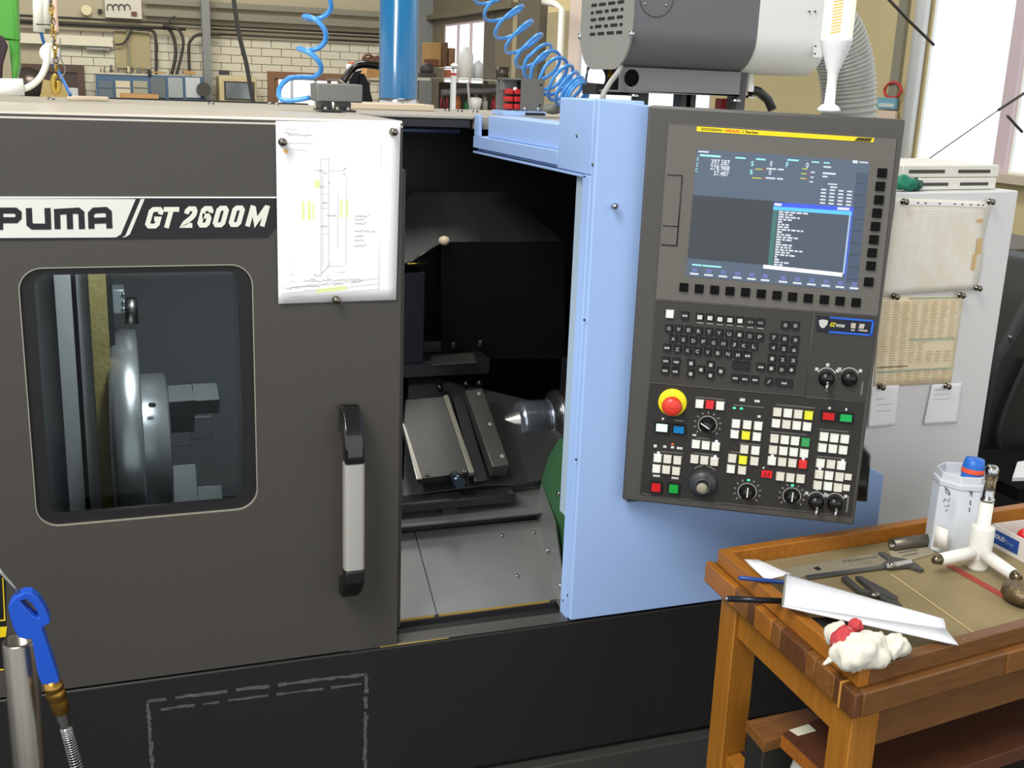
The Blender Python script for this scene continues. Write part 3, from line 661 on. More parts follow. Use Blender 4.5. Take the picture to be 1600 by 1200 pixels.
# lower keys
def sub(px, py, s, name='button', w_=13, h_=None, m=None, d=.007):
    me = keymesh(name, w_*.00122, (h_ or w_)*.00118, d, m); return put(name, me, px, py)
wk = keymesh('white_button', .0163, .0163, .007, mat('white cap', (240, 240, 232), .4)); ck = keymesh('cream_button', .0163, .0163, .007, mat('cream cap', (226, 222, 208), .4))
cap_y = mat('yellow cap', (238, 236, 60), .4); cap_r = mat('red cap', (225, 50, 52), .4); cap_g = mat('green cap', (60, 160, 90), .4)
yk = keymesh('yellow_button', .0163, .0163, .007, cap_y); rk = keymesh('red_button', .0163, .0163, .007, cap_r); gk = keymesh('green_button', .0163, .0163, .007, cap_g)
def C6(x, y): return 1000+x/6, 590+y/6
def D6(x, y): return 1180+x/6, 610+y/6
for p in ((560, 240), (752, 258), (525, 617), (617, 628), (710, 640), (900, 426), (1005, 436), (1108, 447), (887, 523), (1095, 547), (1082, 677), (852, 848), (167, 747), (156, 846)): put('white_button', wk, *C6(*p))
for p in ((512, 757), (604, 768), (697, 780), (259, 757), (352, 768), (247, 855), (340, 868), (978, 665), (865, 750), (1072, 775), (957, 860)): put('cream_button', ck, *C6(*p))
put('red_button', rk, *C6(655, 248)); put('yellow_button', yk, *C6(992, 535)); put('yellow_button', yk, *C6(965, 765))
for p in ((305, 207), (195, 302), (388, 322), (485, 333), (277, 457), (373, 467), (263, 560), (360, 571), (457, 582), (643, 427), (740, 440), (838, 450), (628, 530), (725, 540), (822, 552), (610, 675), (805, 697), (690, 790), (680, 890), (155, 653)): put('white_button', wk, *D6(*p))
for p in ((207, 197), (402, 217), (292, 312), (180, 445), (167, 550), (252, 663), (348, 673), (234, 798), (328, 810), (424, 820), (708, 685), (597, 780), (788, 802), (583, 880), (773, 903)): put('cream_button', ck, *D6(*p))
put('yellow_button', yk, *D6(500, 228)); put('green_button', gk, *D6(470, 480)); put('red_button', rk, *D6(445, 685))
sk = keymesh('small_button', .0135, .0125, .004, mat('cream cap', (226, 222, 208))); put('small_button', sk, *D6(870, 806)); put('small_button', sk, *D6(853, 908))
def shroud(px, py, w_, h_, m, name):
    o = sub(px, py, None, name, w_, h_, m, .008); mm = MB(); a, b_ = w_*.00122/2+.002, h_*.00118/2+.002
    mm.box(-a, a, -.0055, 0, -b_, b_); mm.build('button_frame', black_plastic, o, local=True); return o
shroud(1034.5, 666.5, 19, 14, mat('lit green cap', (120, 230, 170), .3, emit=(190, 255, 215), estr=1.3), 'lit_green_button')
shroud(1061, 669.5, 18, 13, mat('blue cap', (0, 125, 190), .4), 'blue_button')
shroud(1025.5, 759.5, 16, 16, mat('deep red cap', (205, 24, 28), .4), 'red_push_button')
shroud(1053, 761.5, 16, 16, mat('bright green cap', (10, 160, 60), .4), 'green_push_button')
shroud(1294.2, 648.6, 19, 13, mat('deep red cap', (205, 24, 28)), 'red_push_button'); shroud(1321.2, 651.3, 19, 13, mat('emerald cap', (20, 175, 85), .4), 'green_push_button')
# digital readout
ro = sub(1198, 740, None, 'digital_readout', 16, 11.5, mat('red display', (150, 10, 16), .3, emit=(235, 35, 45), estr=.75), .004)
text('digits', '03', mat('dark digits', (40, 4, 6), .5), ro, (-.006, -.0045, -.0045), (.012, 0, 0), (0, 0, .009), shear=.15, bold=.02, local=True)
# dials
dialm = mat('dial black', (16, 16, 17), .3); ringm = mat('dial ring print', (150, 148, 142), .6)
def dial(px, py, r, ang, ticks=True):
    o = lathe_at('rotary_switch', [(r*.95, 0), (r*.95, .003), (r*.72, .005), (r*.62, .017), (r*.5, .019), (0, .019)], px, py, dialm)
    c = p3(px, py, -.0033); mm = MB()
    for k in range(30):
        if 12 <= k <= 17: continue
        a0, a1 = math.radians(90-k*12), math.radians(90-(k+1)*12); e = lambda a, q: c+V((math.cos(a)*q, 0, math.sin(a)*q))
        mm.add([e(a0, r*1.0), e(a1, r*1.0), e(a1, r*1.13), e(a0, r*1.13)], [(0, 1, 2, 3)])
    if ticks:
        for k in range(11):
            a = math.radians(-130+k*26+90); e = lambda q, t: c+V((math.cos(a)*q-math.sin(a)*t, 0, math.sin(a)*q+math.cos(a)*t))
            mm.add([e(r*1.35, -.0011), e(r*1.35, .0011), e(r*1.62, .0011), e(r*1.62, -.0011)], [(0, 1, 2, 3)])
    mm.build('dial_scale', ringm, o, local=True)
    a = math.radians(ang); c2 = p3(px, py, -.0225); d1 = V((math.cos(a), 0, math.sin(a))); d2 = V((-math.sin(a), 0, math.cos(a)))
    mm = MB(); mm.add([c2-d1*r*.3-d2*.0012, c2+d1*r*.9-d2*.0012, c2+d1*r*.9+d2*.0012, c2-d1*r*.3+d2*.0012], [(0, 1, 2, 3)]); mm.build('pointer', mat('pointer white', (225, 225, 220), .5), o, local=True)
    mm = MB(); mm.hexa([c+V((x, y, z)) for x, y, z in ((-.0035, -.005, -r*.75), (.0035, -.005, -r*.75), (.0035, -.005, r*.8), (-.0035, -.005, r*.8), (-.003, -.0185, -r*.6), (.003, -.0185, -r*.6), (.003, -.0185, r*.65), (-.003, -.0185, r*.65))]); mm.build('dial_grip', dialm, o, local=True)
    return o
dial(1105.5, 663, .0165, 150, True); dial(1167.5, 767.5, .0165, 90); dial(1237, 774, .0158, 88)
# jog wheel
jw = lathe_at('jog_wheel', [(.0275, 0), (.0275, .006), (.0235, .012), (.018, .014), (.0165, .022), (.0135, .024), (.012, .018), (0, .018)], 1098.5, 754, mat('jog wheel grey', (58, 60, 62), .4), n=40)
c = p3(1097, 757, -.0215); mm = MB(); mm.lathe([(.011, 0), (.009, .003), (0, .003)], c, (0, -1, 0), 20); mm.build('wheel_boss', mat('worn boss', (158, 152, 132), .5), jw, local=True)
mm = MB()
for k in range(16):
    a = math.radians(k*22.5); q = p3(1098.5, 754, -.0125)+V((math.cos(a)*.0235, 0, math.sin(a)*.0235)); mm.ball(q, .0016, 6, 4)
mm.build('wheel_dots', mat('dot grey', (105, 105, 104), .6), jw, local=True)
mm = MB(); c = p3(1100, 750, -.0034)
for s0, s1 in ((95, 130), (50, 85)):
    for k in range(6):
        a0 = math.radians(s0+(s1-s0)*k/6); a1 = math.radians(s0+(s1-s0)*(k+1)/6); e = lambda a, q: c+V((math.cos(a)*q, 0, math.sin(a)*q)); mm.add([e(a0, .030), e(a1, .030), e(a1, .0318), e(a0, .0318)], [(0, 1, 2, 3)])
mm.build('wheel_arrow', ringm, jw, local=True)
# key switches
for px, py in ((1274.7, 787), (1304.2, 789), (1291, 594), (1326.5, 594)):
    o = lathe_at('key_switch', [(.0145, 0), (.0145, .004), (.012, .006), (.012, .010), (0, .010)], px, py-3, dialm)
    c = p3(px, py, -.013)
    if px != 1326.5:
        mm = MB(); mm.hexa([c+V(q) for q in ((-.002, 0, -.008), (.002, 0, -.008), (.002, 0, .006), (-.002, 0, .006), (-.002, -.022, -.010), (.002, -.022, -.010), (.002, -.022, .005), (-.002, -.022, .005))])
        mm.lathe([(.003, -.002), (.0085, -.002), (.0085, .002), (.003, .002)], c+V((0, -.026, -.004)), (.9, -.3, 0), 14); mm.build('key', chrome, o, local=True)
    c = p3(px, py-6, -.0034); mm = MB()
    for k in range(9):
        a0 = math.radians(25+k*14.5); a1 = math.radians(25+(k+1)*14.5); e = lambda a, q: c+V((math.cos(a)*q, 0, math.sin(a)*q)); mm.add([e(a0, .0165), e(a1, .0165), e(a1, .018), e(a0, .018)], [(0, 1, 2, 3)])
    for a in (35, 90, 145):
        if px in (1304.2, 1326.5) and a == 90: continue
        q = c+V((math.cos(math.radians(a))*.023, 0, math.sin(math.radians(a))*.023)); mm.add([q+V((-.003, 0, -.003)), q+V((.003, 0, -.003)), q+V((.003, 0, .003)), q+V((-.003, 0, .003))], [(0, 1, 2, 3)])
    mm.build('switch_marks', mat('pale marks', (205, 205, 200), .6), o, local=True)
# indicator lamps
ledw = mat('white led', (250, 250, 255), .3, emit=(235, 242, 255), estr=1.6); ledg = mat('green led', (60, 200, 130), .3, emit=(70, 235, 160), estr=1.0); ledo = mat('orange led', (200, 90, 20), .4, emit=(190, 90, 20), estr=.7)
def led(px, py, m, w_=.0026): mm = MB(); mm.ball((0, 0, 0), (w_*1.3, .0015, w_*.8), 10, 6); o = put('indicator_lamp', mm.mesh('indicator_lamp', m), px, py, -.004); return o
for p in ((175, 697), (718, 590), (705, 733)): led(*C6(*p), ledw, .0022)
for p in ((160, 605), (450, 635), (820, 650), (605, 727)): led(*D6(*p), ledw, .0022)
for p in ((885, 280), (950, 285)): led(*C6(*p), ledg)
led(*C6(1018, 955), ledg); led(*D6(347, 885), ledg); led(*C6(307, 618), ledo, .0022)
# printed captions and pictograms of the lower field
mm = MB()
def bar(px, py, w_, h_):
    a = p3(px-w_/2, py-w_*.045, -.0034); c = p3(px+w_/2, py+w_*.045, -.0034); hh = h_*.0012; mm.add([a-V((0, 0, hh/2)), c-V((0, 0, hh/2)), c+V((0, 0, hh/2)), a+V((0, 0, hh/2))], [(0, 1, 2, 3)])
for x, y, w_, h_ in ((1036, 653.5, 3, 4), (1024, 696, 5, 5), (1039, 697, 5, 4), (1051, 698, 5, 4), (1062, 699.5, 9, 4), (1026, 742.5, 11, 4), (1055, 746, 11, 4), (1160, 624, 8, 5), (1183, 626, 8, 4), (1186, 650, 5, 4), (1085, 679, 6, 3), (1296, 637, 4, 4), (1322, 639, 3, 4), (1193, 730, 3, 3)): bar(x, y, w_, h_)
mm.build('pictograms', mat('pale pictogram', (185, 185, 178)), OP, local=True)
mm = MB()
for x, y, w_, h_ in ((1061, 656.5, 14, 3), (1109, 621.5, 44, 1.2), (1170, 634, 48, 1.2), (1243, 645-11, 60, 1.2), (1232, 676, 58, 1.2), (1303, 672, 46, 1.2), (1299, 714, 46, 1.2), (1050, 706, 34, 1.2), (1102, 708.5, 36, 1.2), (1172, 693, 32, 1.2), (1152, 706, 20, 1.2), (1098, 684, 20, 1.2)): bar(x, y, w_, h_)
mm.build('captions', mat('grey captions', (120, 118, 112), .6), OP, local=True)
mm = MB(); bar(1346.5, 606, 2.2, 22); bar(1324, 787, 2.2, 28); mm.build('side_marking', mat('grey captions', (120, 118, 112)), OP, local=True)
# bracket at the right side and swivel arm behind
mm = MB(); a = pan(1350, 690); b2 = pan(1338, 787)
mm.prism([(a[0]-.01, .012, a[1]), (a[0]+.018, .012, a[1]-.03), (b2[0]+.022, .012, b2[1]), (b2[0]-.01, .012, b2[1])], (0, .05, 0)); mm.build('side_grip', gloss_black, OP, local=True, bevel=.004)
mm = MB(); mm.box(.06, .20, .085, .20, 1.18, 1.34); mm.build('swivel_arm', case_m, OP, local=True, bevel=.008)
# ------------------------------------------------------------------ mist collector on the roof
X0, X1, X2 = 1.082, 1.394, 1.583; ya, yb, zb, zt = .35, .622, 1.7425, 2.08
MC = empty('mist_collector', (1.3, .49, 1.63), 'boxy dark and light grey mist collector with vent slots, above the operator panel', 'mist collector')
def mprof(e=0, r=.085): return rrect(ya-e, yb+e, zb-e, zt+e, r, 8)
m_ = MB(); m_.prism([(X0+.004, y, z) for y, z in mprof()], (X1-X0-.004, 0, 0)); hd = m_.build('housing', mat('graphite housing paint', (98, 99, 102), .42), MC, bevel=.002)
m_ = MB(); m_.prism([(X1, y, z) for y, z in mprof(-.002)], (X2-X1, 0, 0)); hl = m_.build('light_housing', mat('pale grey housing', (222, 224, 220), .45), MC, bevel=.004)
m_ = MB(); m_.prism([(X0, y, z) for y, z in mprof(.002)], (.005, 0, 0)); ep = m_.build('end_plate', mat('grey end plate', (140, 140, 133), .5), MC)
slot = []
for x, y, s in ((322, 55, 1), (408, 45, 1.2), (505, 33, 1.2), (600, 20, 1.1), (302, 135, .5), (373, 125, 1.2), (453, 115, .7), (535, 105, 1.2), (612, 97, .5), (315, 207, 1), (400, 197, 1.2), (497, 188, 1.2), (590, 177, 1), (295, 285, .5), (365, 275, 1.2), (445, 270, .7), (527, 262, 1.2), (603, 255, .5), (305, 357, 1), (392, 350, 1.2), (490, 343, 1.2), (583, 337, 1)):
    c = PX(880+x/6.667, y/6.667, X0-.0005); w_ = .0155*s; m_ = MB()
    m_.prism([(c.x, c.y+a-w_*0, c.z+b_) for a, b_ in rrect(-w_, w_, -.0034, .0034, .0033, 4)], (-.0004, 0, 0)); m_.build('vent_slot', mat('slot black', (10, 10, 10), .6), ep)
for px, py in ((907, 57), (987, 53)):
    c = PX(px, py, X0); m_ = MB(); m_.ball(c, (.007, .007, .009), 10, 6); m_.build('plate_bolt', chrome, ep)
c = PY(1026, -4, ya); m_ = MB(); pts = [c+V((.040*math.cos(a), -.0006, .040*math.sin(a))) for a in [math.pi*(1+k/24) for k in range(25)]]; m_.tube(pts, .0009, 6); m_.build('cover_outline', mat('dim outline', (60, 60, 62), .6), hd)
for px, py in ((1007.5, 6), (1041, 8)):
    c = PY(px, py, ya); m_ = MB(); m_.ball(c, .003, 8, 5); m_.build('screw', chrome, hd)
c0, c1 = PY(1272, 68, ya-.001), PY(1283, 90, ya-.001)
m_ = MB(); m_.box(c0.x, c1.x, ya-.003, ya-.0005, c1.z, c0.z); m_.build('latch', mat('pale grey housing', (205, 208, 204)), hl)
for px, py in ((1265, 18), (1274, 18), (1274, 72), (1273, 84)):
    c = PY(px, py, ya-.003); m_ = MB(); m_.cyl(c+V((0, .002, 0)), c-V((0, .001, 0)), .0022, n=8); m_.build('screw', dark_steel, hl)
# support plates with round holes
def hole(cx, cz, r): return [(cx+r*math.cos(-2*math.pi*k/28), cz+r*math.sin(-2*math.pi*k/28)) for k in range(28)]
fy = .40; a, b_ = PY(969, 108, fy), PY(1155, 148, fy); hc = PY(987.5, 122, fy)
plate('support_plate', [(a.x, b_.z), (b_.x, b_.z-.004), (b_.x, zb+.004), (a.x, zb+.004)], [hole(hc.x, hc.z, .019)], mat('support grey paint', (112, 113, 114), .5), MC, lambda x, y, t: V((x, fy+t, y)), .004)
m_ = MB(); m_.box(a.x, b_.x, fy, .60, b_.z-.004, b_.z); m_.build('support_foot', mat('support grey paint', (112, 113, 114)), MC)
fy2 = .585; a2, b2 = PY(918, 100, fy2), PY(972, 131, fy2); hc2 = PY(931, 122, fy2)
sp2 = plate('support_plate', [(a2.x, b2.z), (b2.x+.12, b2.z-.01), (b2.x+.12, zb+.004), (a2.x, zb+.004)], [hole(hc2.x, hc2.z, .026)], mat('support dark paint', (78, 79, 82), .5), MC, lambda x, y, t: V((x, fy2+t, y)), .004)
m_ = MB(); m_.box(a2.x-.01, a2.x+.10, fy2-.08, fy2, b2.z-.026, b2.z-.004); m_.build('support_foot', dark_in, MC)
q = [PY(948, 121, fy2-.001), PY(958.5, 121, fy2-.001), PY(954.5, 104, fy2-.001)]; m_ = MB(); m_.prism(q, (0, -.0005, 0)); m_.build('warning_triangle', mat('warning amber', (222, 165, 25), .5), sp2)
m_ = MB(); m_.prism([PY(953, 117, fy2-.0016), PY(955, 117, fy2-.0016), PY(954.3, 109, fy2-.0016)], (0, -.0004, 0)); m_.build('warning_flash', blk, sp2)
for px, py, yy in ((991, 142, .41), (1150, 150, .41), (1172, 145, .45)):
    c = PY(px, py, yy); m_ = MB(); m_.lathe([(.012, -.012), (.012, -.006), (.006, -.006), (.005, .012), (0, .013)], c, (0, 0, 1), 12); m_.build('anchor_bolt', chrome, MC)
for px in (1000, 1066, 1074, 1150):
    c = PY(px, 150, .46); m_ = MB(); m_.box(c.x-.012, c.x+.012, .44, .48, 1.6217, b_.z-.003); m_.build('rubber_mount', black_plastic, MC)
c0, c1 = PY(1128, 154, .5), PY(1142, 170, .5); m_ = MB(); m_.box(c0.x, c1.x, .5, .53, 1.6217, c0.z); m_.build('red_bracket', mat('red bracket paint', (190, 45, 45), .5), MC)
m_ = MB(); m_.box(PY(1155, 116, .42).x, PY(1168, 116, .42).x, .42, .44, 1.66, zb+.004); m_.build('support_leg', mat('support dark paint', (78, 79, 82)), MC)
c = PY(1171, 128, .44); m_ = MB(); m_.lathe([(.012, -.022), (.012, -.008), (.009, -.004), (.009, .03), (.0, .03)], c, (0, 0, 1), 12); m_.build('drain_fitting', white, MC)
m_ = MB(); m_.tube([PY(1173, 140, .44), PY(1185, 143, .46), PY(1200, 156, .47), PY(1207, 172, .46)], .011, 10); m_.build('drain_hose', black_plastic, MC)
m_ = MB(); m_.tube([PY(971, 105, .39), PY(965, 114, .37), PY(954, 128, .35), PY(943, 146, .32), PY(941, 158, .32)], .006, 8)
tag(m_.build('power_cable', mat('grey cable', (165, 165, 160), .5), None), 'thin grey cable running from the mist collector down to the blue cover', 'cable')

# signal lamp
u, _ = pan(1297, 178); base_p = P0+PU*u-PNn*.042; base_p.z = 1.6735
SL = empty('signal_lamp', base_p, 'white signal lamp with ribbed amber lens standing on top of the operator panel', 'signal lamp')
wg = mat('glossy white plastic', (240, 240, 240), .25)
m_ = MB(); m_.lathe([(.0, 0), (.020, 0), (.021, .004), (.016, .010), (.0095, .014), (.0085, .055), (.010, .068), (.024, .108), (.0275, .122), (.0285, .128), (.0, .128)], (0, 0, 0), (0, 0, 1), 28); m_.build('lamp_stem', wg, SL, local=True)
lensm = mat('amber white lens', (250, 240, 226), .2, emit=(255, 226, 190), estr=.35)
m_ = MB(); prof = []
for k in range(40): prof += [(.0268, .128+k*.0035), (.0278, .1298+k*.0035)]
m_.lathe(prof, (0, 0, 0), (0, 0, 1), 28); m_.build('lamp_lens', lensm, SL, local=True)
m_ = MB()
for k in range(24):
    for a in (-2.55, -2.45, -2.35, -2.25, -2.15, -2.05):
        m_.box(.0282*math.cos(a)-.001, .0282*math.cos(a)+.001, .0282*math.sin(a)-.0008, .0282*math.sin(a)+.0004, .149+k*.0052+a*.006, .1515+k*.0052+a*.006)
m_.build('led_grid', mat('amber diode', (235, 150, 70), .4, emit=(245, 160, 60), estr=.5), SL, local=True)
m_ = MB(); m_.lathe([(.0285, 0), (.0285, .012), (0, .016)], (0, 0, .268), (0, 0, 1), 28); m_.build('lamp_cap', wg, SL, local=True)

# flexible duct behind the lamp
_q = PY(1326, 215, .78)
cl = [V((_q.x, .78, .08)), V((_q.x, .78, .55)), V((_q.x, .78, 1.1)), _q, PY(1326, 160, .78), PY(1324, 120, .78), PY(1316, 82, .78), PY(1302, 50, .78), PY(1280, 28, .78), PY(1250, 14, .78)]
def smooth(pts, n):
    out = []; m = len(pts)
    for i in range(m-1):
        p0, p1, p2, p3_ = pts[max(i-1, 0)], pts[i], pts[i+1], pts[min(i+2, m-1)]
        for k in range(n):
            t = k/n; out.append(.5*((2*p1)+(p2-p0)*t+(2*p0-5*p1+4*p2-p3_)*t*t+(3*p1-p0-3*p2+p3_)*t**3))
    return out+[pts[-1]]
pp = smooth(cl[:4], 60)[:-1]+smooth(cl[3:], 24); m_ = MB(); m_.tube(pp, [.070 if i % 4 < 2 else .0765 for i in range(len(pp))], 26, cap=False)
tag(m_.build('flexible_duct', mat('grey ribbed duct', (186, 188, 180), .35, noise=(40, (160, 162, 154), .8, (1, 1, 1))), None), 'thick grey ribbed duct rising behind the white signal lamp and bending over', 'duct')

# coiled air hoses
hose = mat('blue air hose', (70, 150, 225), .25, coat=.3)
def helix(axis, r, turns, n=22, ph=0, hand=1, r1=None):
    """axis: smooth centre line; circle perpendicular to it"""
    m = turns*n; P = []; L = len(axis)-1
    for i in range(int(m)+1):
        t = i/m*L; k = min(int(t), L-1); c = axis[k].lerp(axis[k+1], t-k); d = (axis[k+1]-axis[k]).normalized()
        a = d.cross(V((0, 1, 0))).normalized(); b = d.cross(a); an = 2*math.pi*i/n+ph; q = r if r1 is None else r+(r1-r)*max(0, i/m-.6)/.4
        P.append(c+a*math.cos(an)*q+b*math.sin(an)*q*hand)
    return P
ax_ = smooth([PY(503, -22, .70), PY(496, 20, .67), PY(488, 68, .63), PY(481, 112, .60)], 10)
P = helix(ax_, .027, 2.95, ph=math.pi-1.55, hand=-1)
P += [PY(452, 122, .60), PY(436, 140, .58), PY(440, 156, .56), PY(466, 156, .55), PY(484, 152, .54)]
m_ = MB(); m_.tube(smooth(P, 2), .0058, 8); tag(m_.build('air_hose', hose, None), 'blue coiled air hose hanging above the grey box left of the blue column', 'air hose')
ax_ = smooth([PY(764, -22, 1.0), PY(800, 40, .95), PY(838, 92, .90), PY(868, 122, .83), PY(893, 144, .79), PY(904, 152, .77)], 10)
P = helix(ax_, .05, 12.5, ph=.5, r1=.038)
m_ = MB(); m_.tube(P, .0048, 8); tag(m_.build('air_hose', hose, None), 'long blue coiled air hose with many loops descending to the light blue cover', 'air hose')

# big blue column standing on the roof
bc = PY(622, 154, 1.9); rz_ = PY(622, 160, 1.9).z; bc.z = 0
BC = empty('blue_column', bc, 'thick glossy blue round column with a bright steel ring, rising behind the machine roof', 'column')
rad = .5*(PY(655, 80, bc.y).x-PY(593, 80, bc.y).x)*.945
m_ = MB(); m_.lathe([(0, 0), (rad, 0), (rad, 2.9), (0, 2.9)], (0, 0, 0), (0, 0, 1), 40); m_.build('column_tube', mat('glossy blue paint', (24, 112, 165), .22, coat=.4), BC, local=True)
m_ = MB(); m_.lathe([(rad, -.02), (rad*1.06, -.02), (rad*1.06, .012), (rad, .014)], (0, 0, rz_), (0, 0, 1), 40); m_.build('base_ring', chrome, BC, local=True)

# boxes of the door interlocks
gb = mat('grey box paint', (112, 113, 108), .5)
zt_ = PY(530, 131, .50).z; zb_ = PY(530, 160, .5).z; xa, xb = PY(495.5, 140, .5).x, PY(567, 140, .5).x
IB = empty('switch_box', ((xa+xb)/2, .53, 1.632), 'plain grey metal box on a small bracket on the sliding door roof', 'box')
m_ = MB(); m_.box(xa, xb, .50, .585, zb_, zt_); m_.build('box_body', gb, IB, bevel=.003)
m_ = MB(); m_.box(xa+.002, xa+.075, .46, .56, 1.6305, 1.635); m_.box(xa+.006, xa+.03, .49, .55, 1.635, zb_); m_.box(xa+.045, xa+.07, .49, .55, 1.635, zb_); m_.build('bracket', dark_steel, IB, bevel=.001)
for dx, dy in ((.012, .47), (.06, .47), (.038, .475)):
    m_ = MB(); m_.lathe([(.005, 0), (.005, .005), (0, .006)], (xa+dx, dy, 1.635), (0, 0, 1), 10); m_.build('bolt', steel, IB)
p = PZ(815, 181, 1.6275); by = p.y
xl, xm, xr = PY(788, 150, by).x, PY(814, 150, by).x, PY(849, 150, by).x; z1, z0 = PY(830, 123, by).z, PY(830, 173, by).z
SB = empty('connector_box', (p.x, by, 1.6275), 'grey box with red connectors in its open side on the blue beam', 'box')
m_ = MB(); m_.box(xm, xr, by, by+.004, z0-.002, z1); m_.build('front_plate', mat('grey plate paint', (104, 104, 100), .5), SB)
m_ = MB(); m_.box(xl, xr, by+.055, by+.06, z0, z1); m_.box(xl, xr, by+.004, by+.06, z1-.004, z1); m_.box(xr-.004, xr, by+.004, by+.06, z0, z1); m_.box(xl, xm, by+.03, by+.034, z1-.028, z1)
m_.build('box_shell', mat('grey box paint', (112, 113, 108)), SB)
red = mat('red connector', (190, 36, 34), .5)
for i in range(2):
    for k in range(3):
        m_ = MB(); cx_ = xl+.020+i*.019; cz_ = z0+.008+k*.0175; m_.box(cx_-.0075, cx_+.0075, by+.012, by+.045, cz_-.0062, cz_+.0062); m_.build('connector', red, SB, bevel=.002)
m_ = MB(); m_.ball((xm-.008, by+.02, z1-.026), .006, 10, 6); m_.build('plug_tip', white, SB)
m_ = MB(); xa2 = PY(783, 178, by).x; m_.box(xa2, xr+.002, by-.02, by+.07, 1.6275, z0-.0015); m_.build('mount_rail', blue_paint, SB, bevel=.001)
m_ = MB(); m_.box(xm+.005, xr-.002, by-.0215, by-.0203, 1.630, z0-.004); m_.build('rail_slot', black_plastic, SB)
for f_ in (.2, .8):
    m_ = MB(); m_.lathe([(.005, 0), (.004, .003), (0, .0035)], (xm+(xr-xm)*f_, by-.0005, z0+.004), (0, -1, 0), 10); m_.build('bolt', chrome, SB)
for zz in (.18, .82):
    m_ = MB(); c = V((xr-.008, by-.0002, z0+(z1-z0)*zz)); m_.cyl(c, c-V((0, .0004, 0)), .0028, n=10); m_.build('hole', black_plastic, SB)
c = PZ(868, 178, 1.63); m_ = MB(); m_.ball(c+V((.0, .02, .012)), (.03, .02, .014), 14, 8); tag(m_.build('cable_gland', mat('grey rubber boot', (130, 130, 120), .5), None), 'small grey rubber boot lying on the blue beam beside the column head', 'cable gland')

# drawing sheet held by magnets on the door
SH = empty('drawing_sheet', (.37, -.002, 1.39), 'large white sheet with a technical drawing, held by magnets on the dark sliding door', 'paper')
G = []
c4 = [(430.7, 189), (625.9, 192), (618.8, 468.5), (435, 474.7)]
def onsheet(a, b_, y=-.0028):
    q = (V(c4[0])*(1-a)+V(c4[1])*a)*(1-b_)+(V(c4[3])*(1-a)+V(c4[2])*a)*b_; return PY(q.x, q.y, y)
def sy(a, b_): return -.0022-.0035*math.sin(math.pi*b_)*abs(2*a-1)**2-(.004*max(0, b_-.9)*10*abs(a-.5))
def shp(a, b_, d=0): return onsheet(a, b_, sy(a, b_)-d)
m_ = MB(); m_.grid([[shp(i/12, j/14) for i in range(13)] for j in range(15)]); sh = m_.build('paper', white_paper, SH, solid=.0004)
ink = mat('grey pencil ink', (208, 208, 210), .7); inkd = mat('dark ink', (172, 172, 176), .7); hil = mat('yellow highlighter', (236, 250, 170), .7)
def ln(mb, a0, b0, a1, b1, w_=.0011, d=.0008):
    p, q = shp(a0, b0, d), shp(a1, b1, d); t = (q-p).normalized(); nn = V((-t.z, 0, t.x))*w_/2; mb.add([p-nn, q-nn, q+nn, p+nn], [(0, 1, 2, 3)])
m_ = MB()
for L_ in ((.36, .19, .36, .84), (.375, .3, .375, .80), (.425, .2, .425, .80), (.43, .205, .36, .205), (.43, .27, .54, .27), (.54, .27, .56, .25), (.57, .3, .57, .8), (.3, .27, .36, .27), (.36, .84, .43, .80), (.35, .86, .44, .78), (.43, .80, .55, .80), (.36, .9, .42, .9), (.42, .84, .42, .9), (.25, .9, .36, .9), (.22, .93, .35, .93), (.5, .835, .57, .835),
           (.03, .985-.07, .85, .985-.11), (.03, .945, .85, .905), (.05, .975, .85, .935), (.85, .12, .85, .95), (.5, .4, .5, .7), (.36, .4, .43, .4), (.36, .48, .43, .48), (.36, .62, .43, .62), (.05, .12, .3, .12), (.07, .15, .25, .16), (.1, .84, .14, .84), (.1, .88, .14, .88)): ln(m_, *L_, w_=.0007)
tag(m_.build('drawing_lines', ink, sh), kind='stuff')
m_ = MB(); rr = random.Random(9)
def scrib(a0, b0, wd, n_=5, hgt=.012):
    a = a0
    for i in range(n_):
        a2_ = a+wd/n_; ln(m_, a, b0+rr.uniform(-hgt, hgt)/2, a2_, b0+rr.uniform(-hgt, hgt)/2, .0009); a = a2_
for s in ((.07, .045, .10, 7), (.07, .065, .07, 5), (.09, .075, .2, 8), (.34, .27, .05, 5), (.37, .285, .04, 5), (.55, .26, .02, 3), (.54, .29, .02, 3), (.42, .34, .02, 3), (.35, .36, .04, 4), (.37, .45, .05, 5), (.41, .52, .08, 7), (.64, .525, .12, 8), (.64, .545, .08, 6), (.64, .565, .1, 6), (.64, .61, .17, 9), (.64, .635, .08, 5), (.64, .66, .08, 5), (.64, .69, .1, 6), (.22, .88, .5, 26), (.07, .945-.03, .1, 6), (.15, .91, .2, 10), (.47, .90, .08, 6), (.62, .895, .08, 6), (.1, .965, .15, 8), (.3, .85, .05, 5), (.27, .87, .04, 4), (.36, .58, .06, 5)): scrib(*s)
tag(m_.build('handwriting', inkd, sh), kind='stuff')
m_ = MB()
for a0, b0, a1, b1, w_ in ((.315, .345, .355, .345, .012), (.215, .44, .215, .54, .004), (.265, .44, .265, .54, .005), (.3, .45, .3, .54, .003), (.53, .43, .53, .53, .004), (.575, .43, .575, .53, .004), (.32, .937, .58, .922, .007)): ln(m_, a0, b0, a1, b1, w_, .0005)
m_.build('highlighter', hil, sh)
m_ = MB(); ln(m_, .065, .155, .09, .175, .006, .0006); m_.build('orange_mark', mat('orange pen', (245, 190, 120), .7), sh)
def magnet(px, py, plane, label, nrm=V((0, -1, 0)), s=1., grp='small steel magnets holding papers', d=0):
    c = plane(px, py); o = MAG.copy() if MAG else None
    return c
magm = mat('dark nickel', (128, 122, 112), .22, 1)
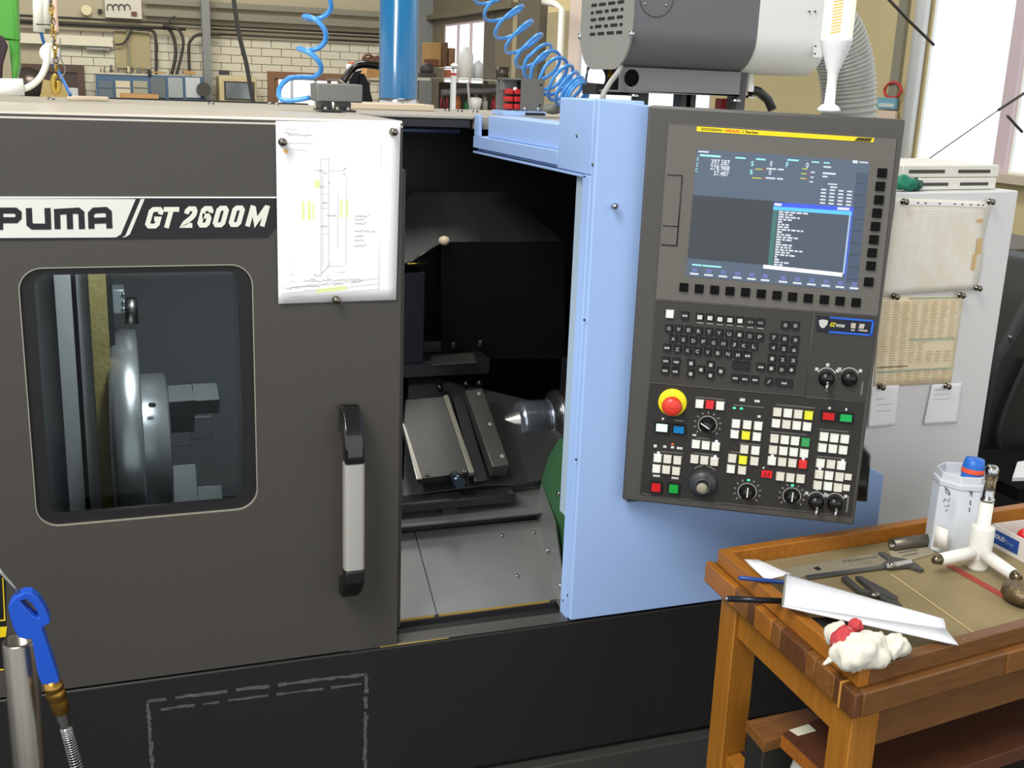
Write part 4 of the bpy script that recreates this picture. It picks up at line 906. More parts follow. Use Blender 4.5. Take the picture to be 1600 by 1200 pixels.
m_ = MB(); m_.lathe([(.0, -.013), (.0045, -.0128), (.0065, -.011), (.0065, -.0085), (.004, -.006), (.0045, -.003), (.007, -.001), (.007, 0), (0, 0)], (0, 0, 0), (0, 1, 0), 18)
MAGM = m_.mesh('magnet', magm)
def magnet(loc, label, rz=0, s=1.):
    o = bpy.data.objects.new('magnet', MAGM); col.objects.link(o); o.location = loc; o.rotation_euler = (0, 0, rz); o.scale = (s, s, s)
    return tag(o, label, 'magnet', 'small steel magnets holding papers')
magnet(PY(441, 222, -.0068), 'steel magnet at the left edge of the white drawing sheet'); magnet(PY(614, 206, -.006), 'steel magnet at the top right corner of the white drawing sheet'); magnet(PY(525, 468, -.0042), 'steel magnet at the bottom middle of the white drawing sheet')

# steel post and air gun at the lower left
pc = PY(30, 1000, -.30); zt_ = pc.z
PO = empty('steel_post', (pc.x, pc.y, 0), 'bright round steel post at the lower left, in front of the machine base', 'post')
m_ = MB(); m_.lathe([(.024, 0), (.024, zt_-.003), (.022, zt_), (.019, zt_), (.019, zt_-.05), (0, zt_-.05)], (0, 0, 0), (0, 0, 1), 32); m_.build('tube', mat('brushed steel tube', (165, 160, 150), .3, .95, noise=(3, (120, 116, 108), .7, (30, 30, .3))), PO, local=True)
m_ = MB(); m_.lathe([(.06, 0), (.06, .008), (.0245, .012)], (0, 0, 0), (0, 0, 1), 28); m_.build('foot_flange', steel, PO, local=True)
gy = -.338
def GP(x, y, d=0): return PY(x, y, gy+d)
AG = empty('air_gun', GP(50, 985), 'blue plastic air blow gun hung in the top of the steel post', 'air gun')
gbm = mat('blue gun plastic', (28, 84, 198), .4)
outer = [(16, 958), (14, 945), (18, 936), (27, 927), (38, 922), (50, 922), (60, 930), (70, 944), (78, 962), (79, 968), (70, 973), (66, 977), (74, 1000), (92, 1055), (93, 1060), (80, 1064), (66, 1064), (60, 1050), (53, 1010), (50, 993), (42, 994), (30, 991), (23, 980)]
inner = [(32, 934), (40, 931), (50, 938), (58, 950), (62, 958), (60, 961), (52, 957), (42, 946)]
def w2(p): q = GP(*p); return (q.x, q.z)
plate('gun_body', [w2(p) for p in outer], [[w2(p) for p in inner]], gbm, AG, lambda x, y, t: V((x, gy-.011+t, y)), .022, bevel=.003)
m_ = MB(); m_.prism([GP(44, 950, -.006), GP(56, 962, -.006), GP(50, 970, -.006), GP(40, 962, -.006)], (0, .012, 0)); m_.build('trigger', gbm, AG, bevel=.002)
m_ = MB(); m_.tube([GP(30, 929), GP(22, 918), GP(-6, 884)], [.0035, .003, .0025], 8); m_.build('nozzle', mat('nozzle steel', (150, 150, 148), .3, .9), AG)
m_ = MB(); d = (GP(98, 1115)-GP(80, 1062)); dl = d.length; m_.lathe([(.0, 0), (.012, 0), (.012, dl*.12), (.014, dl*.14), (.014, dl*.24), (.012, dl*.28), (.014, dl*.34), (.014, dl*.5), (.012, dl*.55), (.0125, dl*.62), (.0125, dl*.92), (.008, dl), (0, dl)], GP(80, 1062), d, 18); m_.build('brass_coupling', mat('worn brass', (168, 130, 62), .3, .95), AG)
m_ = MB(); d2 = (GP(108, 1152)-GP(95, 1112)); m_.lathe([(.009, 0), (.0095, d2.length*.3), (.008, d2.length*.4), (.0085, d2.length)], GP(95, 1112), d2, 14); m_.build('hose_ferrule', chrome, AG)
ax_ = smooth([GP(103, 1136), GP(112, 1170), GP(124, 1215), GP(133, 1250)], 12)
m_ = MB(); P = helix(ax_, .0085, 34, n=10); m_.tube(P, .0014, 5); m_.build('hose_spring', chrome, AG)
m_ = MB(); m_.tube(ax_, .0062, 8); m_.build('hose', black_plastic, AG)
# ------------------------------------------------------------------ workbench
def woodmat(name, c1, c2, st=(3, 40, 3), rough=.45):
    return mat(name, c1, rough, 0, .4, noise=(4, c2, .7, st), bump=(90, .05), coat=.08)
w_or = woodmat('orange beech', (182, 118, 40), (150, 90, 26), (30, 3, 30)); w_br = woodmat('brown beech', (126, 84, 42), (100, 64, 30), (3, 30, 30)); w_dk = woodmat('dark oiled beech', (112, 70, 38), (84, 52, 28), (20, 20, 4))
w_leg = woodmat('golden leg wood', (180, 120, 40), (150, 94, 28), (30, 30, 2)); w_md = woodmat('mid brown beech', (142, 94, 44), (114, 72, 32), (3, 30, 30))
BL, FL = V((1.08, -.187, 0)), V((1.058, -.659, 0)); LB = 1.02
fd = V((math.cos(math.radians(7.5)), math.sin(math.radians(7.5)), 0)); bd = V((math.cos(math.radians(3.5)), math.sin(math.radians(3.5)), 0))
ld = (FL-BL).normalized()
BR, FR = BL+bd*LB, FL+fd*LB
WB = empty('workbench', (1.55, -.40, 0), 'orange brown wooden workbench with a raised rim, in front of the blue machine cover', 'workbench')
def quadbox(mb, A, B, C, D_, z0, z1): mb.hexa([V((p.x, p.y, z0)) for p in (A, B, C, D_)]+[V((p.x, p.y, z1)) for p in (A, B, C, D_)])
t = .022
def inset(p, dx, dy): return p+fd*dx-ld*dy
# table top board and mat
m_ = MB(); quadbox(m_, FL, FR, BR, BL, .775, .8185); m_.build('bench_top', w_md, WB)
mt = mat('stained olive mat', (172, 154, 112), .75, noise=(4, (112, 98, 66), .7, (1, 1, 1)), bump=(120, .1))
A, B, C, D_ = FL+fd*.024-ld*.024, FR-ld*.024, BR+ld*.024, BL+bd*.024+ld*.024
m_ = MB(); quadbox(m_, A, B, C, D_, .8185, .8215); bm_ = m_.build('bench_mat', mt, WB)
ZM = .8222
def Z(px, py, h=0): return PZ(px, py, ZM+h)
m_ = MB(); a, b_ = Z(1392, 897), Z(1526, 992); n_ = (b_-a).cross(V((0, 0, 1))).normalized()*.002; m_.prism([a-n_, b_-n_, b_+n_, a+n_], (0, 0, .0004)); m_.build('mat_seam', mat('pale mat seam', (190, 172, 120), .7), bm_)
m_ = MB(); a, b_ = Z(1484, 884), Z(1575, 935); n_ = (b_-a).cross(V((0, 0, 1))).normalized()*.009; m_.prism([a-n_, b_-n_, b_+n_, a+n_], (0, 0, .0005)); m_.build('red_tape', mat('faded red tape', (165, 62, 50), .6), bm_)
# rim boards
m_ = MB(); quadbox(m_, FL, FL+fd*t, BL+bd*t, BL, .8187, .85); m_.build('rim_board', w_or, WB, bevel=.002)
m_ = MB(); quadbox(m_, BL+bd*t+ld*t, BR+ld*t, BR, BL+bd*t, .8187, .851); m_.build('rim_board', w_or, WB, bevel=.002)
m_ = MB(); quadbox(m_, FL+fd*t, FL+fd*.55, FL+fd*.55-ld*t, FL+fd*t-ld*t, .8187, .8495); m_.build('rim_board', w_br, WB, bevel=.002)
m_ = MB(); quadbox(m_, FL+fd*.552, FR, FR-ld*t, FL+fd*.552-ld*t, .8187, .8495); m_.build('rim_board', w_md, WB, bevel=.002)
# lip blocks round the edge
o = .016
tones = [w_or, w_dk, w_md, w_dk, w_md, w_dk, w_md, w_dk]
cuts = [-.02, .10, .15, .175, .235, .265, .345, .375, .43, .472+.016]
for i in range(len(cuts)-1):
    p, q = BL+ld*cuts[i], BL+ld*(cuts[i+1]-.001); m_ = MB(); quadbox(m_, p-fd*o, q-fd*o, q, p, .776, .8185); m_.build('lip_block', (w_or, w_md, w_dk, w_or, w_md, w_dk, w_md, w_md, w_dk)[i], WB, bevel=.003)
m_ = MB(); p = BL+ld*.445; quadbox(m_, p-fd*(o+.0008), p-fd*(o+.0008)+ld*.005, p+ld*.005, p, .7755, .8192); m_.build('lip_inlay', mat('yellow wood inlay', (205, 150, 70), .5), WB)
for a, b_, mm_ in ((-.0, .32, w_br), (.321, .70, w_md), (.701, 1.02, w_br)):
    m_ = MB(); quadbox(m_, FL+fd*a+ld*o, FL+fd*b_+ld*o, FL+fd*b_, FL+fd*a, .776, .8185); m_.build('lip_board', mm_, WB, bevel=.003)
m_ = MB(); quadbox(m_, BL, BR, BR-ld*.012, BL-ld*.012, .776, .8185); m_.build('lip_board', w_br, WB, bevel=.003)
# legs, aprons, shelf
S = .058
def leg(P, mm_):
    m_ = MB(); quadbox(m_, P, P+fd*S, P+fd*S-ld*S, P-ld*S, 0, .776); return m_.build('leg', mm_, WB, bevel=.002)
lgp = [BL+ld*(.03+S), FL-ld*.004, BR-fd*.2+ld*(.03+S), FR-fd*.2-ld*.004]
leg(lgp[0], w_leg); leg(lgp[1], w_leg); leg(lgp[2], w_leg); leg(lgp[3], w_br)
m_ = MB(); quadbox(m_, BL+ld*(.031+S)+fd*.008, FL-ld*(S+.005)+fd*.008, FL-ld*(S+.005)+fd*.032, BL+ld*(.031+S)+fd*.032, .706, .776); m_.build('apron', w_leg, WB, bevel=.001)
m_ = MB(); quadbox(m_, FL+fd*(S+.001)-ld*.006, FR-fd*.201-ld*.006, FR-fd*.201-ld*.03, FL+fd*(S+.001)-ld*.03, .70, .776); m_.build('apron', w_br, WB, bevel=.001)
m_ = MB(); quadbox(m_, BL+fd*(S+.001)+ld*.05, BR-fd*.201+ld*.05, BR-fd*.201+ld*.03, BL+fd*(S+.001)+ld*.03, .70, .776); m_.build('apron', w_br, WB, bevel=.001)
m_ = MB(); quadbox(m_, BL+ld*(.031+S)+fd*.01, FL-ld*(S+.005)+fd*.01, FL-ld*(S+.005)+fd*.045, BL+ld*(.031+S)+fd*.045, .40, .45); m_.build('lower_rail', w_leg, WB, bevel=.002)
m_ = MB(); quadbox(m_, FL+fd*.046-ld*.03, FR-fd*.2-ld*.03, BR-fd*.2+ld*.05, BL+fd*.046+ld*.05, .43, .45); m_.build('lower_shelf', mat('dark grimy shelf', (52, 38, 28), .7, noise=(9, (34, 27, 22), .7, (1, 1, 1))), WB)
# things on the lower shelf
ZS = .4505
def Q4(pp, z): return [PZ(x, y, z) for x, y in pp]
zt1 = .56; b1 = Q4(((1166, 1126), (1195, 1160), (1290, 1132), (1262, 1106)), zt1)
m_ = MB(); m_.prism(b1, (0, 0, -.022)); o_ = tag(m_.build('wooden_board', woodmat('oily board', (152, 102, 48), (104, 66, 32), (6, 20, 20)), None, bevel=.001), 'oil stained light brown wooden board on the dark block below the bench', 'board')
c = sum(b1, V((0, 0, 0)))/4
m_ = MB(); m_.prism([V((p.x*.97+c.x*.03, p.y*.9+c.y*.1, ZS)) for p in b1], (0, 0, zt1-.0225-ZS)); tag(m_.build('steel_block', mat('grimy steel block', (56, 56, 54), .5, .4), None, bevel=.003), 'grimy dark grey block under the oil stained board below the bench', 'block')
zt2 = .60; sa, sb_ = V((1.089, -.439, 0)), V((1.092, -.597, 0))
m_ = MB(); e0 = FL+fd*.066-ld*.004; e1 = FL+fd*.76-ld*.004; m_.prism([V((p.x, p.y, zt2-.028)) for p in (sa, sb_, FL+fd*.062-ld*(S+.007), e0, e1, sa+fd*.80+V((0, .10, 0)))], (0, 0, .028))
wb2 = m_.build('middle_shelf', woodmat('red brown board', (98, 58, 36), (76, 46, 30), (4, 14, 60)), WB, bevel=.001)
m_ = MB(); quadbox(m_, sb_-fd*.0012, sb_, sa, sa-fd*.0012, zt2-.027, zt2-.002); m_.build('shelf_edge', woodmat('golden shelf edge', (176, 108, 36), (140, 80, 26), (30, 30, 4)), wb2)
lb = Q4(((1233, 1141), (1247, 1150), (1275, 1142), (1263, 1131.5)), zt2+.0006); m_ = MB(); m_.prism(lb, (0, 0, .0006)); m_.build('paper_label', mat('pale label', (225, 222, 196), .7), wb2)
m_ = MB(); cc = PZ(1266, 1203, .53); cc.x += .03; zz = (zt2-.0285-ZS)
m_.lathe([(.0, 0), (.045, .002), (.056, .03), (.060, zz*.5), (.052, zz*.8), (.03, zz), (0, zz)], (cc.x, cc.y, ZS), (0, 0, 1), 22); tag(m_.build('cloth_bundle', mat('white cotton', (225, 225, 215), .9, bump=(40, .6)), None), 'white cloth bundle under the reddish brown middle shelf of the bench', 'cloth')

# things on the bench top
# grey paper sleeve with print
gp = mat('grey card', (150, 142, 122), .8, noise=(12, (122, 114, 96), .6, (1, 1, 1)))
def sheet_on(name, pp, h, th, m): m_ = MB(); m_.prism([Z(x, y, h) for x, y in pp], (0, 0, th)); return m_.build(name, m)
s1 = sheet_on('card_sleeve', ((1212, 893), (1240, 886), (1372, 864.5), (1386, 878), (1375, 884), (1250, 903), (1232, 902)), .0003, .0012, gp)
tag(s1, 'grey printed card sleeve lying behind the steel caliper on the bench', 'sleeve')
quadtext('lettering', 'Hommel', mat('dark print', (72, 66, 58), .7), s1, [Z(x, y, .0018) for x, y in ((1320, 880), (1371, 871.5), (1367, 867.2), (1316, 874.5))])
quadtext('lettering', '7.1234', mat('faint print', (112, 106, 92), .7), s1, [Z(x, y, .0018) for x, y in ((1330, 884.5), (1362, 879), (1360, 876.4), (1328, 881.5))])
m_ = MB(); m_.prism([Z(x, y, .0016) for x, y in ((1270, 887.5), (1278, 891.5), (1284, 890), (1278, 885))], (0, 0, .0003)); m_.build('dark_patch', blk, s1)
s2 = sheet_on('card_sleeve', ((1388, 862), (1452, 850), (1460, 866), (1400, 882)), .0003, .0012, mat('pale card', (176, 166, 144), .8, noise=(9, (146, 134, 110), .6, (1, 1, 1))))
tag(s2, 'pale brown card with faint print lying left of the white bottle', 'sleeve')
m_ = MB()
for px0, px1, py in ((1405, 1435, 865), (1412, 1436, 870)):
    a, b_ = Z(px0, py, .0017), Z(px1, py-5, .0017); m_.add([a, b_, b_+V((0, .006, 0)), a+V((0, .006, 0))], [(0, 1, 2, 3)])
m_.build('faint_print', mat('faint print', (112, 106, 92)), s2)
# caliper
CA = empty('caliper', Z(1380, 888), 'steel vernier caliper lying on the mat in front of the grey card sleeve', 'caliper')
m_ = MB(); m_.prism([Z(x, y, .002) for x, y in ((1258, 902), (1262, 905.5), (1384, 889), (1381, 885))], (0, 0, .004)); m_.build('beam', mat('caliper steel', (128, 132, 138), .3, .8), CA)
m_ = MB(); m_.prism([Z(x, y, .002) for x, y in ((1372, 866), (1380, 865), (1392, 873), (1412, 876), (1428, 881), (1443, 893), (1438, 894), (1420, 888), (1386, 890), (1379, 884), (1387, 877))], (0, 0, .005)); m_.build('fixed_jaw', mat('caliper dark steel', (104, 106, 106), .35, .7), CA)
m_ = MB(); m_.prism([Z(x, y, .0072) for x, y in ((1384, 884), (1386, 888.5), (1426, 881.5), (1423, 877))], (0, 0, .005)); m_.build('slider', mat('bright caliper steel', (215, 216, 220), .25, .6), CA, bevel=.001)
m_ = MB(); m_.ball(Z(1395, 882, .0125), (.008, .006, .004), 10, 6); m_.build('thumb_screw', chrome, CA)
# steel tube piece
a, b_ = Z(1394, 851, .0125), Z(1462, 842, .0125); m_ = MB(); d = b_-a
m_.lathe([(.008, 0), (.0125, 0), (.0125, d.length), (.008, d.length), (.008, 0)], a, d, 20); tag(m_.build('steel_tube', mat('dull tube steel', (112, 108, 96), .4, .7), None), 'short dull steel tube lying along the back rim of the bench', 'tube')
# bottle
bp = Z(1487, 856); BO = empty('plastic_bottle', bp, 'tall translucent white plastic canister with handwritten size marks, on the bench', 'canister')
H = (PY(1503, 734, bp.y).z-ZM); rb = .5*(PY(1531, 800, bp.y).x-PY(1462, 800, bp.y).x)*.96
bw = mat('translucent white plastic', (224, 230, 236), .35, trans=.15)
m_ = MB(); m_.lathe([(0, 0), (rb*.95, .0), (rb, .004), (rb, H*.80), (rb*.97, H*.83), (rb*1.02, H*.84), (rb*1.02, H*.90), (rb*.95, H*.905), (rb*.93, H), (rb*.88, H), (rb*.88, H*.86), (0, H*.84)], (0, 0, 0), (0, 0, 1), 8, smooth=False)
m_.build('canister_body', bw, BO, local=True, bevel=.004)
def onb(px, py):  # point on the canister side
    q = PY(px, py, bp.y); dx = (q.x-bp.x); yy = -math.sqrt(max(0, (rb*1.03)**2-dx*dx*.9)); q2 = PY(px, py, bp.y+yy); return V((q2.x-bp.x, yy-.001, q2.z-bp.z))
pen = mat('black marker pen', (70, 72, 80), .6)
def wr(polys, parent, wd=.0014, name='handwriting'):
    m_ = MB()
    for pl in polys: m_.tube([onb(*p) for p in pl], wd*.6, 5)
    return tag(m_.build(name, pen, parent, local=True), kind='stuff')
bob = BO.children[0]
wr([[(1477, 762), (1482, 766), (1484, 771), (1481, 773), (1477, 769), (1477, 763)], [(1475, 759), (1484, 774)], [(1483, 778), (1482, 784), (1478, 781), (1475, 779)], [(1475, 779), (1474, 785)], [(1482, 787), (1482, 792), (1478, 790), (1475, 791)], [(1480, 795), (1477, 799)]], bob)
wr([[(1516, 768), (1521, 769), (1523, 774), (1519, 776), (1516, 772), (1516, 768)], [(1514, 767), (1524, 777)], [(1522, 783), (1515, 783), (1515, 788), (1520, 787), (1521, 790)], [(1521, 794), (1514, 794), (1514, 799), (1518, 798), (1519, 801)]], bob)
lab = [onb(x, y) for x, y in ((1457, 853), (1478, 858), (1480, 827), (1461, 820))]
m_ = MB(); m_.add([p+V((-.001, -.002, 0)) for p in lab], [(0, 1, 2, 3)]); m_.build('paper_label', mat('cream label', (238, 236, 226), .7), bob, local=True, solid=.0006)
m_ = MB(); m_.cyl(V((rb*.2, -.1*rb, H*.845)), V((rb*.26, -.1*rb, H*1.0)), .0165, n=20); m_.lathe([(.0215, 0), (.0205, .020), (.018, .032), (.0, .034)], V((.018, -.006, H*.95)), (.06, 0, 1), 20)
mk = tag(m_.build('pump_cap', mat('cap blue', (40, 110, 205), .4), None), 'blue cap with an orange wave sticking out of the white canister', 'cap'); mk.location = bp
m_ = MB(); m_.lathe([(.0222, .004), (.0215, .013)], V((.018, -.006, H*.95)), (.06, 0, 1), 20); m_.build('orange_band', mat('orange red band', (240, 90, 50), .4), mk)
# white three arm tool
tp = Z(1526, 888); TT = empty('bore_gauge', tp, 'white three armed tool with a chrome tip standing upright on the bench', 'tool')
wcol = mat('cream white enamel', (232, 232, 224), .3)
tt = PY(1548, 728, tp.y).z-ZM; k_ = tt/ .24
m_ = MB(); m_.lathe([(0, 0), (.018, 0), (.019, .006), (.016, .018), (.021, .024), (.0225, .03), (.0225, .085), (.021, .09), (.0125, .092), (.0125, tt*.66), (0, tt*.66)], (0, 0, 0), (0, 0, 1), 28); m_.build('tool_body', wcol, TT, local=True)
m_ = MB(); m_.lathe([(.0125, tt*.66), (.0135, tt*.665), (.0135, tt*.69), (.011, tt*.695), (.011, tt*.86), (.0125, tt*.865), (.0125, tt*.97), (.009, tt), (0, tt)], (0, 0, 0), (0, 0, 1), 24); m_.build('spindle', chrome, TT, local=True)
for ex, ey, nm in ((1458, 876, 0), (1594, 905, 1)):
    e = PZ(ex, ey, ZM+.032)-tp; s_ = V((0, 0, .036)); d = e-s_; m_ = MB(); m_.tube([s_, s_+d*.86], [.014, .0115], 16); ar = m_.build('arm', wcol, TT, local=True)
    m_ = MB(); m_.tube([s_+d*.86, s_+d*.93, s_+d], [.011, .009, .006], 14); m_.build('arm_tip', mat('worn steel tip', (120, 112, 90), .3, .9), ar)
# cardboard tray with blue label
a, b_ = PZ(1546, 851, ZM), PZ(1612, 886, ZM); bx = (b_-a).normalized(); by_ = V((-bx.y, bx.x, 0)); L_ = .16
BX = empty('cardboard_box', a, 'open white box with a blue printed label at the right end of the bench', 'box')
m_ = MB()
def bb(u0, u1, v0, v1, z0, z1):
    P = [a+bx*u+by_*v for u, v in ((u0, v0), (u1, v0), (u1, v1), (u0, v1))]; m_.hexa([V((p.x, p.y, ZM+z0)) for p in P]+[V((p.x, p.y, ZM+z1)) for p in P])
hb = PY(1550, 818, a.y).z-ZM
bb(0, L_, 0, .002, 0, hb); bb(0, L_, .083, .085, 0, hb); bb(0, .002, .002, .083, 0, hb); bb(L_-.002, L_, .002, .083, 0, hb); bb(.002, L_-.002, .002, .083, 0, .002)
m_.build('tray', mat('white card', (226, 218, 210), .7), BX)
def fx(u, z): p = a+bx*u-by_*.0008; return V((p.x, p.y, ZM+z))
m_ = MB(); m_.prism([fx(.004, hb*.2), fx(.075, hb*.2), fx(.075, hb*.8), fx(.004, hb*.8)], -by_*.0004); lbb = m_.build('blue_label', mat('label blue', (34, 74, 150), .5), BX)
text('lettering', 'SOLID', white, lbb, fx(.008, hb*.45)-by_*.0008, bx*.032, V((0, 0, hb*.2)), bold=.02)
text('lettering', 'line', mat('label pale blue', (130, 160, 205), .5), lbb, fx(.042, hb*.42)-by_*.0008, bx*.02, V((0, 0, hb*.2)), shear=.2)
c = a+bx*.05+by_*.04; m_ = MB(); m_.ball((c.x, c.y, ZM+hb*.75), (.018, .016, .016), 14, 8); tag(m_.build('red_ball', mat('deep red cap', (205, 24, 28)), None), 'round red plastic ball inside the open white box', 'ball')
c = a+bx*.085+by_*.05; m_ = MB(); m_.lathe([(0, 0), (.02, 0), (.02, hb*.95), (.016, hb*1.05), (0, hb*1.05)], (c.x, c.y, ZM+.003), (0, 0, 1), 16); tag(m_.build('grey_bushing', mat('dull grey bushing', (92, 92, 90), .5, .4), None), 'grey round bushing inside the open white box, behind the red ball', 'bushing')
# chipped metal ring at the right
c = Z(1592, 940, .004); c.x += .012; m_ = MB(); m_.lathe([(.012, .002), (.034, .0), (.042, .010), (.040, .022), (.030, .030), (.016, .028), (.012, .016), (.012, .002)], c, (.05, .03, 1), 22)
tag(m_.build('metal_ring', mat('corroded ring metal', (150, 128, 96), .4, .6, noise=(26, (60, 50, 40), .6, (1, 1, 1)), bump=(70, .6)), None), 'corroded metal ring lying at the right edge of the bench mat', 'ring')
# dark tongs behind the folded profile
TG = empty('tongs', Z(1360, 925), 'dark steel pliers with open arms on the mat behind the long white profile', 'pliers')
tm = mat('dark tool steel', (84, 84, 84), .4, .6)
m_ = MB(); m_.prism([Z(x, y, .002) for x, y in ((1314, 907), (1322, 904), (1346, 925), (1366, 928), (1362, 934), (1342, 930))], (0, 0, .007)); m_.build('arm', tm, TG)
m_ = MB(); m_.prism([Z(x, y, .002) for x, y in ((1336, 905), (1344, 905), (1382, 925), (1402, 938), (1396, 944), (1368, 932))], (0, 0, .007)); m_.build('arm', tm, TG)
m_ = MB(); m_.lathe([(0, 0), (.009, 0), (.009, .006), (0, .007)], Z(1366, 931, .007), (0, 0, 1), 14); m_.build('rivet', steel, TG)
m_ = MB(); m_.prism([Z(x, y, .002) for x, y in ((1362, 930), (1370, 930), (1404, 946), (1410, 953), (1396, 952))], (0, 0, .007)); m_.build('jaw', tm, TG)
# curled scrap of paper
m_ = MB(); G = []
for j in range(5):
    r_ = []
    for i in range(9):
        s_ = i/8; t_ = j/4; px = (1162+(1196-1162)*t_)*(1-s_)+(1186+(1236-1186)*t_)*s_; py = (874+(906-874)*t_)*(1-s_)+(874.5+(897-874.5)*t_)*s_
        r_.append(Z(px, py, .030+.006*math.sin(math.pi*s_)+.004*t_))
    G.append(r_)
m_.grid(G); tag(m_.build('paper_scrap', white_paper, None, solid=.0005), 'curled white paper scrap resting on the back left corner of the bench rim', 'paper')
# pens under the profile
a, b_ = PZ(1153, 902.5, .8565), PZ(1236, 911, .8565); m_ = MB(); m_.tube([a, a+(b_-a)*.06, b_], [.0022, .0042, .0042], 8)
pen_o = tag(m_.build('pen', mat('blue pen plastic', (38, 72, 150), .35), None), 'blue pen lying across the left rim of the bench', 'pen')
a, b_ = PZ(1136, 935.5, .8575), PZ(1240, 940, .8575); m_ = MB(); m_.tube([a, b_], [.0055, .0055], 8)
rd_ = tag(m_.build('steel_rod', mat('blackened rod', (42, 46, 54), .3, .7), None), 'thin black steel rod lying across the left rim, nearer than the blue pen', 'rod')
a2_ = a-(b_-a).normalized()*.0; m_ = MB(); m_.tube([a2_-(b_-a).normalized()*.004, a2_+(b_-a).normalized()*.003], [.0028, .0056], 8); m_.build('rod_tip', chrome, rd_)
# white folded profile
zz = .868
T0, T1 = PZ(1229, 898, zz+.012), PZ(1471, 967, zz+.004); M0, M1 = PZ(1224, 946, zz), PZ(1478, 984, zz-.008); E1 = PZ(1497, 1008, zz-.010); E0 = PZ(1222, 948, zz-.002)
PF = empty('white_profile', M0, 'long white folded sheet metal strip lying aslant over the pens and the bench rim', 'strip')
m_ = MB(); G = []
for i in range(13):
    s_ = i/12; a, b_, c_ = T0.lerp(T1, s_), M0.lerp(M1, s_), E0.lerp(E1, s_); r_ = []
    for j in range(7):
        t_ = j/6; p = a.lerp(b_, t_); p.z += .012*math.sin(math.pi*t_)*(1-.5*s_); r_.append(p)
    G.append(r_)
m_.grid(G); m_.build('strip_sheet', mat('white strip enamel', (238, 239, 244), .45, noise=(6, (228, 229, 234), .6, (1, 1, 1))), PF, solid=.0025)
m_ = MB(); m_.grid([[M0.lerp(M1, i/12), E0.lerp(E1, i/12)] for i in range(13)]); m_.build('strip_flange', mat('white strip enamel', (238, 239, 244)), PF, solid=.0025)
m_ = MB(); G = [G[0], [p-fd*.004 for p in G[0]]]; m_.grid(G); m_.build('cut_edge', mat('grey cut edge', (140, 140, 128), .5), PF, solid=.003)
# rag
rg = PZ(1345, 1022, .86); RG = empty('rag', V((rg.x, rg.y, .85)), 'crumpled white rag with a red patch, lying on the near corner of the bench', 'rag')
ragm = mat('white cotton rag', (232, 228, 212), .9, bump=(45, .25)); redm = mat('red rag print', (200, 70, 76), .9, bump=(60, .5))
def lump(c, r, seed, n=40, m=24, amp=.16):
    mm = MB(); rr = random.Random(seed); ph = [(rr.uniform(2, 6), rr.uniform(2, 6), rr.uniform(0, 6.28), rr.uniform(0, 6.28)) for _ in range(7)]; vs = []
    for i in range(m+1):
        th = math.pi*i/m
        for k in range(n):
            an = 2*math.pi*k/n; d = V((math.sin(th)*math.cos(an), math.sin(th)*math.sin(an), math.cos(th)))
            f = 1+amp*sum(math.sin(a*d.x*1.3+p)*math.cos(b*d.y*1.3+d.z*2+q) for a, b, p, q in ph)/3
            f *= 1+.05*math.sin(7*an+3*th*math.cos(an))+.07*(.5-abs(math.sin(2.6*d.x+3.1*d.y*(1+.3*seed % 3)-1.7*d.z+seed)))+.015*(.5-abs(math.sin(5.3*d.y-4.1*d.x+seed*2)))
            vs.append(V(c)+V((d.x*r[0]*f, d.y*r[1]*f, d.z*r[2]*f)))
    mm.add(vs, [(i*n+k, (i+1)*n+k, (i+1)*n+(k+1) % n, i*n+(k+1) % n) for i in range(m) for k in range(n)], True); return mm
def rp(px, py, z): return PZ(px, py, z)
lump(rp(1345, 1018, 0.871), (.050, .034, .030), 4).build('rag_body', ragm, RG)
lump(rp(1310, 992, 0.875), (.022, .022, .020), 6).build('rag_fold', ragm, RG)
lump(rp(1398, 1010, 0.871), (.024, .018, .019), 8, amp=.3).build('rag_fold', ragm, RG)
lump(rp(1373, 1005, 0.869), (.022, .016, .016), 9).build('rag_fold', ragm, RG)
lump(rp(1318, 1000, 0.883), (.020, .018, .022), 7).build('red_patch', redm, RG); lump(rp(1337, 978, 0.888), (.011, .011, .012), 5).build('red_patch', redm, RG)
m_ = MB(); m_.tube([rp(1322, 1012, 0.865), rp(1305, 1025, 0.859), rp(1287, 1038, 0.855)], [.012, .007, .002], 9); m_.build('rag_tail', ragm, RG)
# added dark lump standing in for the shadow under the strip
lump(PZ(1292, 975, .838), (.045, .018, .011), 12).build('shadow_lump', mat('painted shadow black', (26, 24, 24), .9), None)
tag(bpy.data.objects['shadow_lump'], 'dark lump added as shadow under the long white strip on the bench', 'cloth')
m_ = MB(); G = [[Z(1205+140*i/8, 955+60*i/8-30*j, .001+.004*j) for j in range(2)] for i in range(9)]

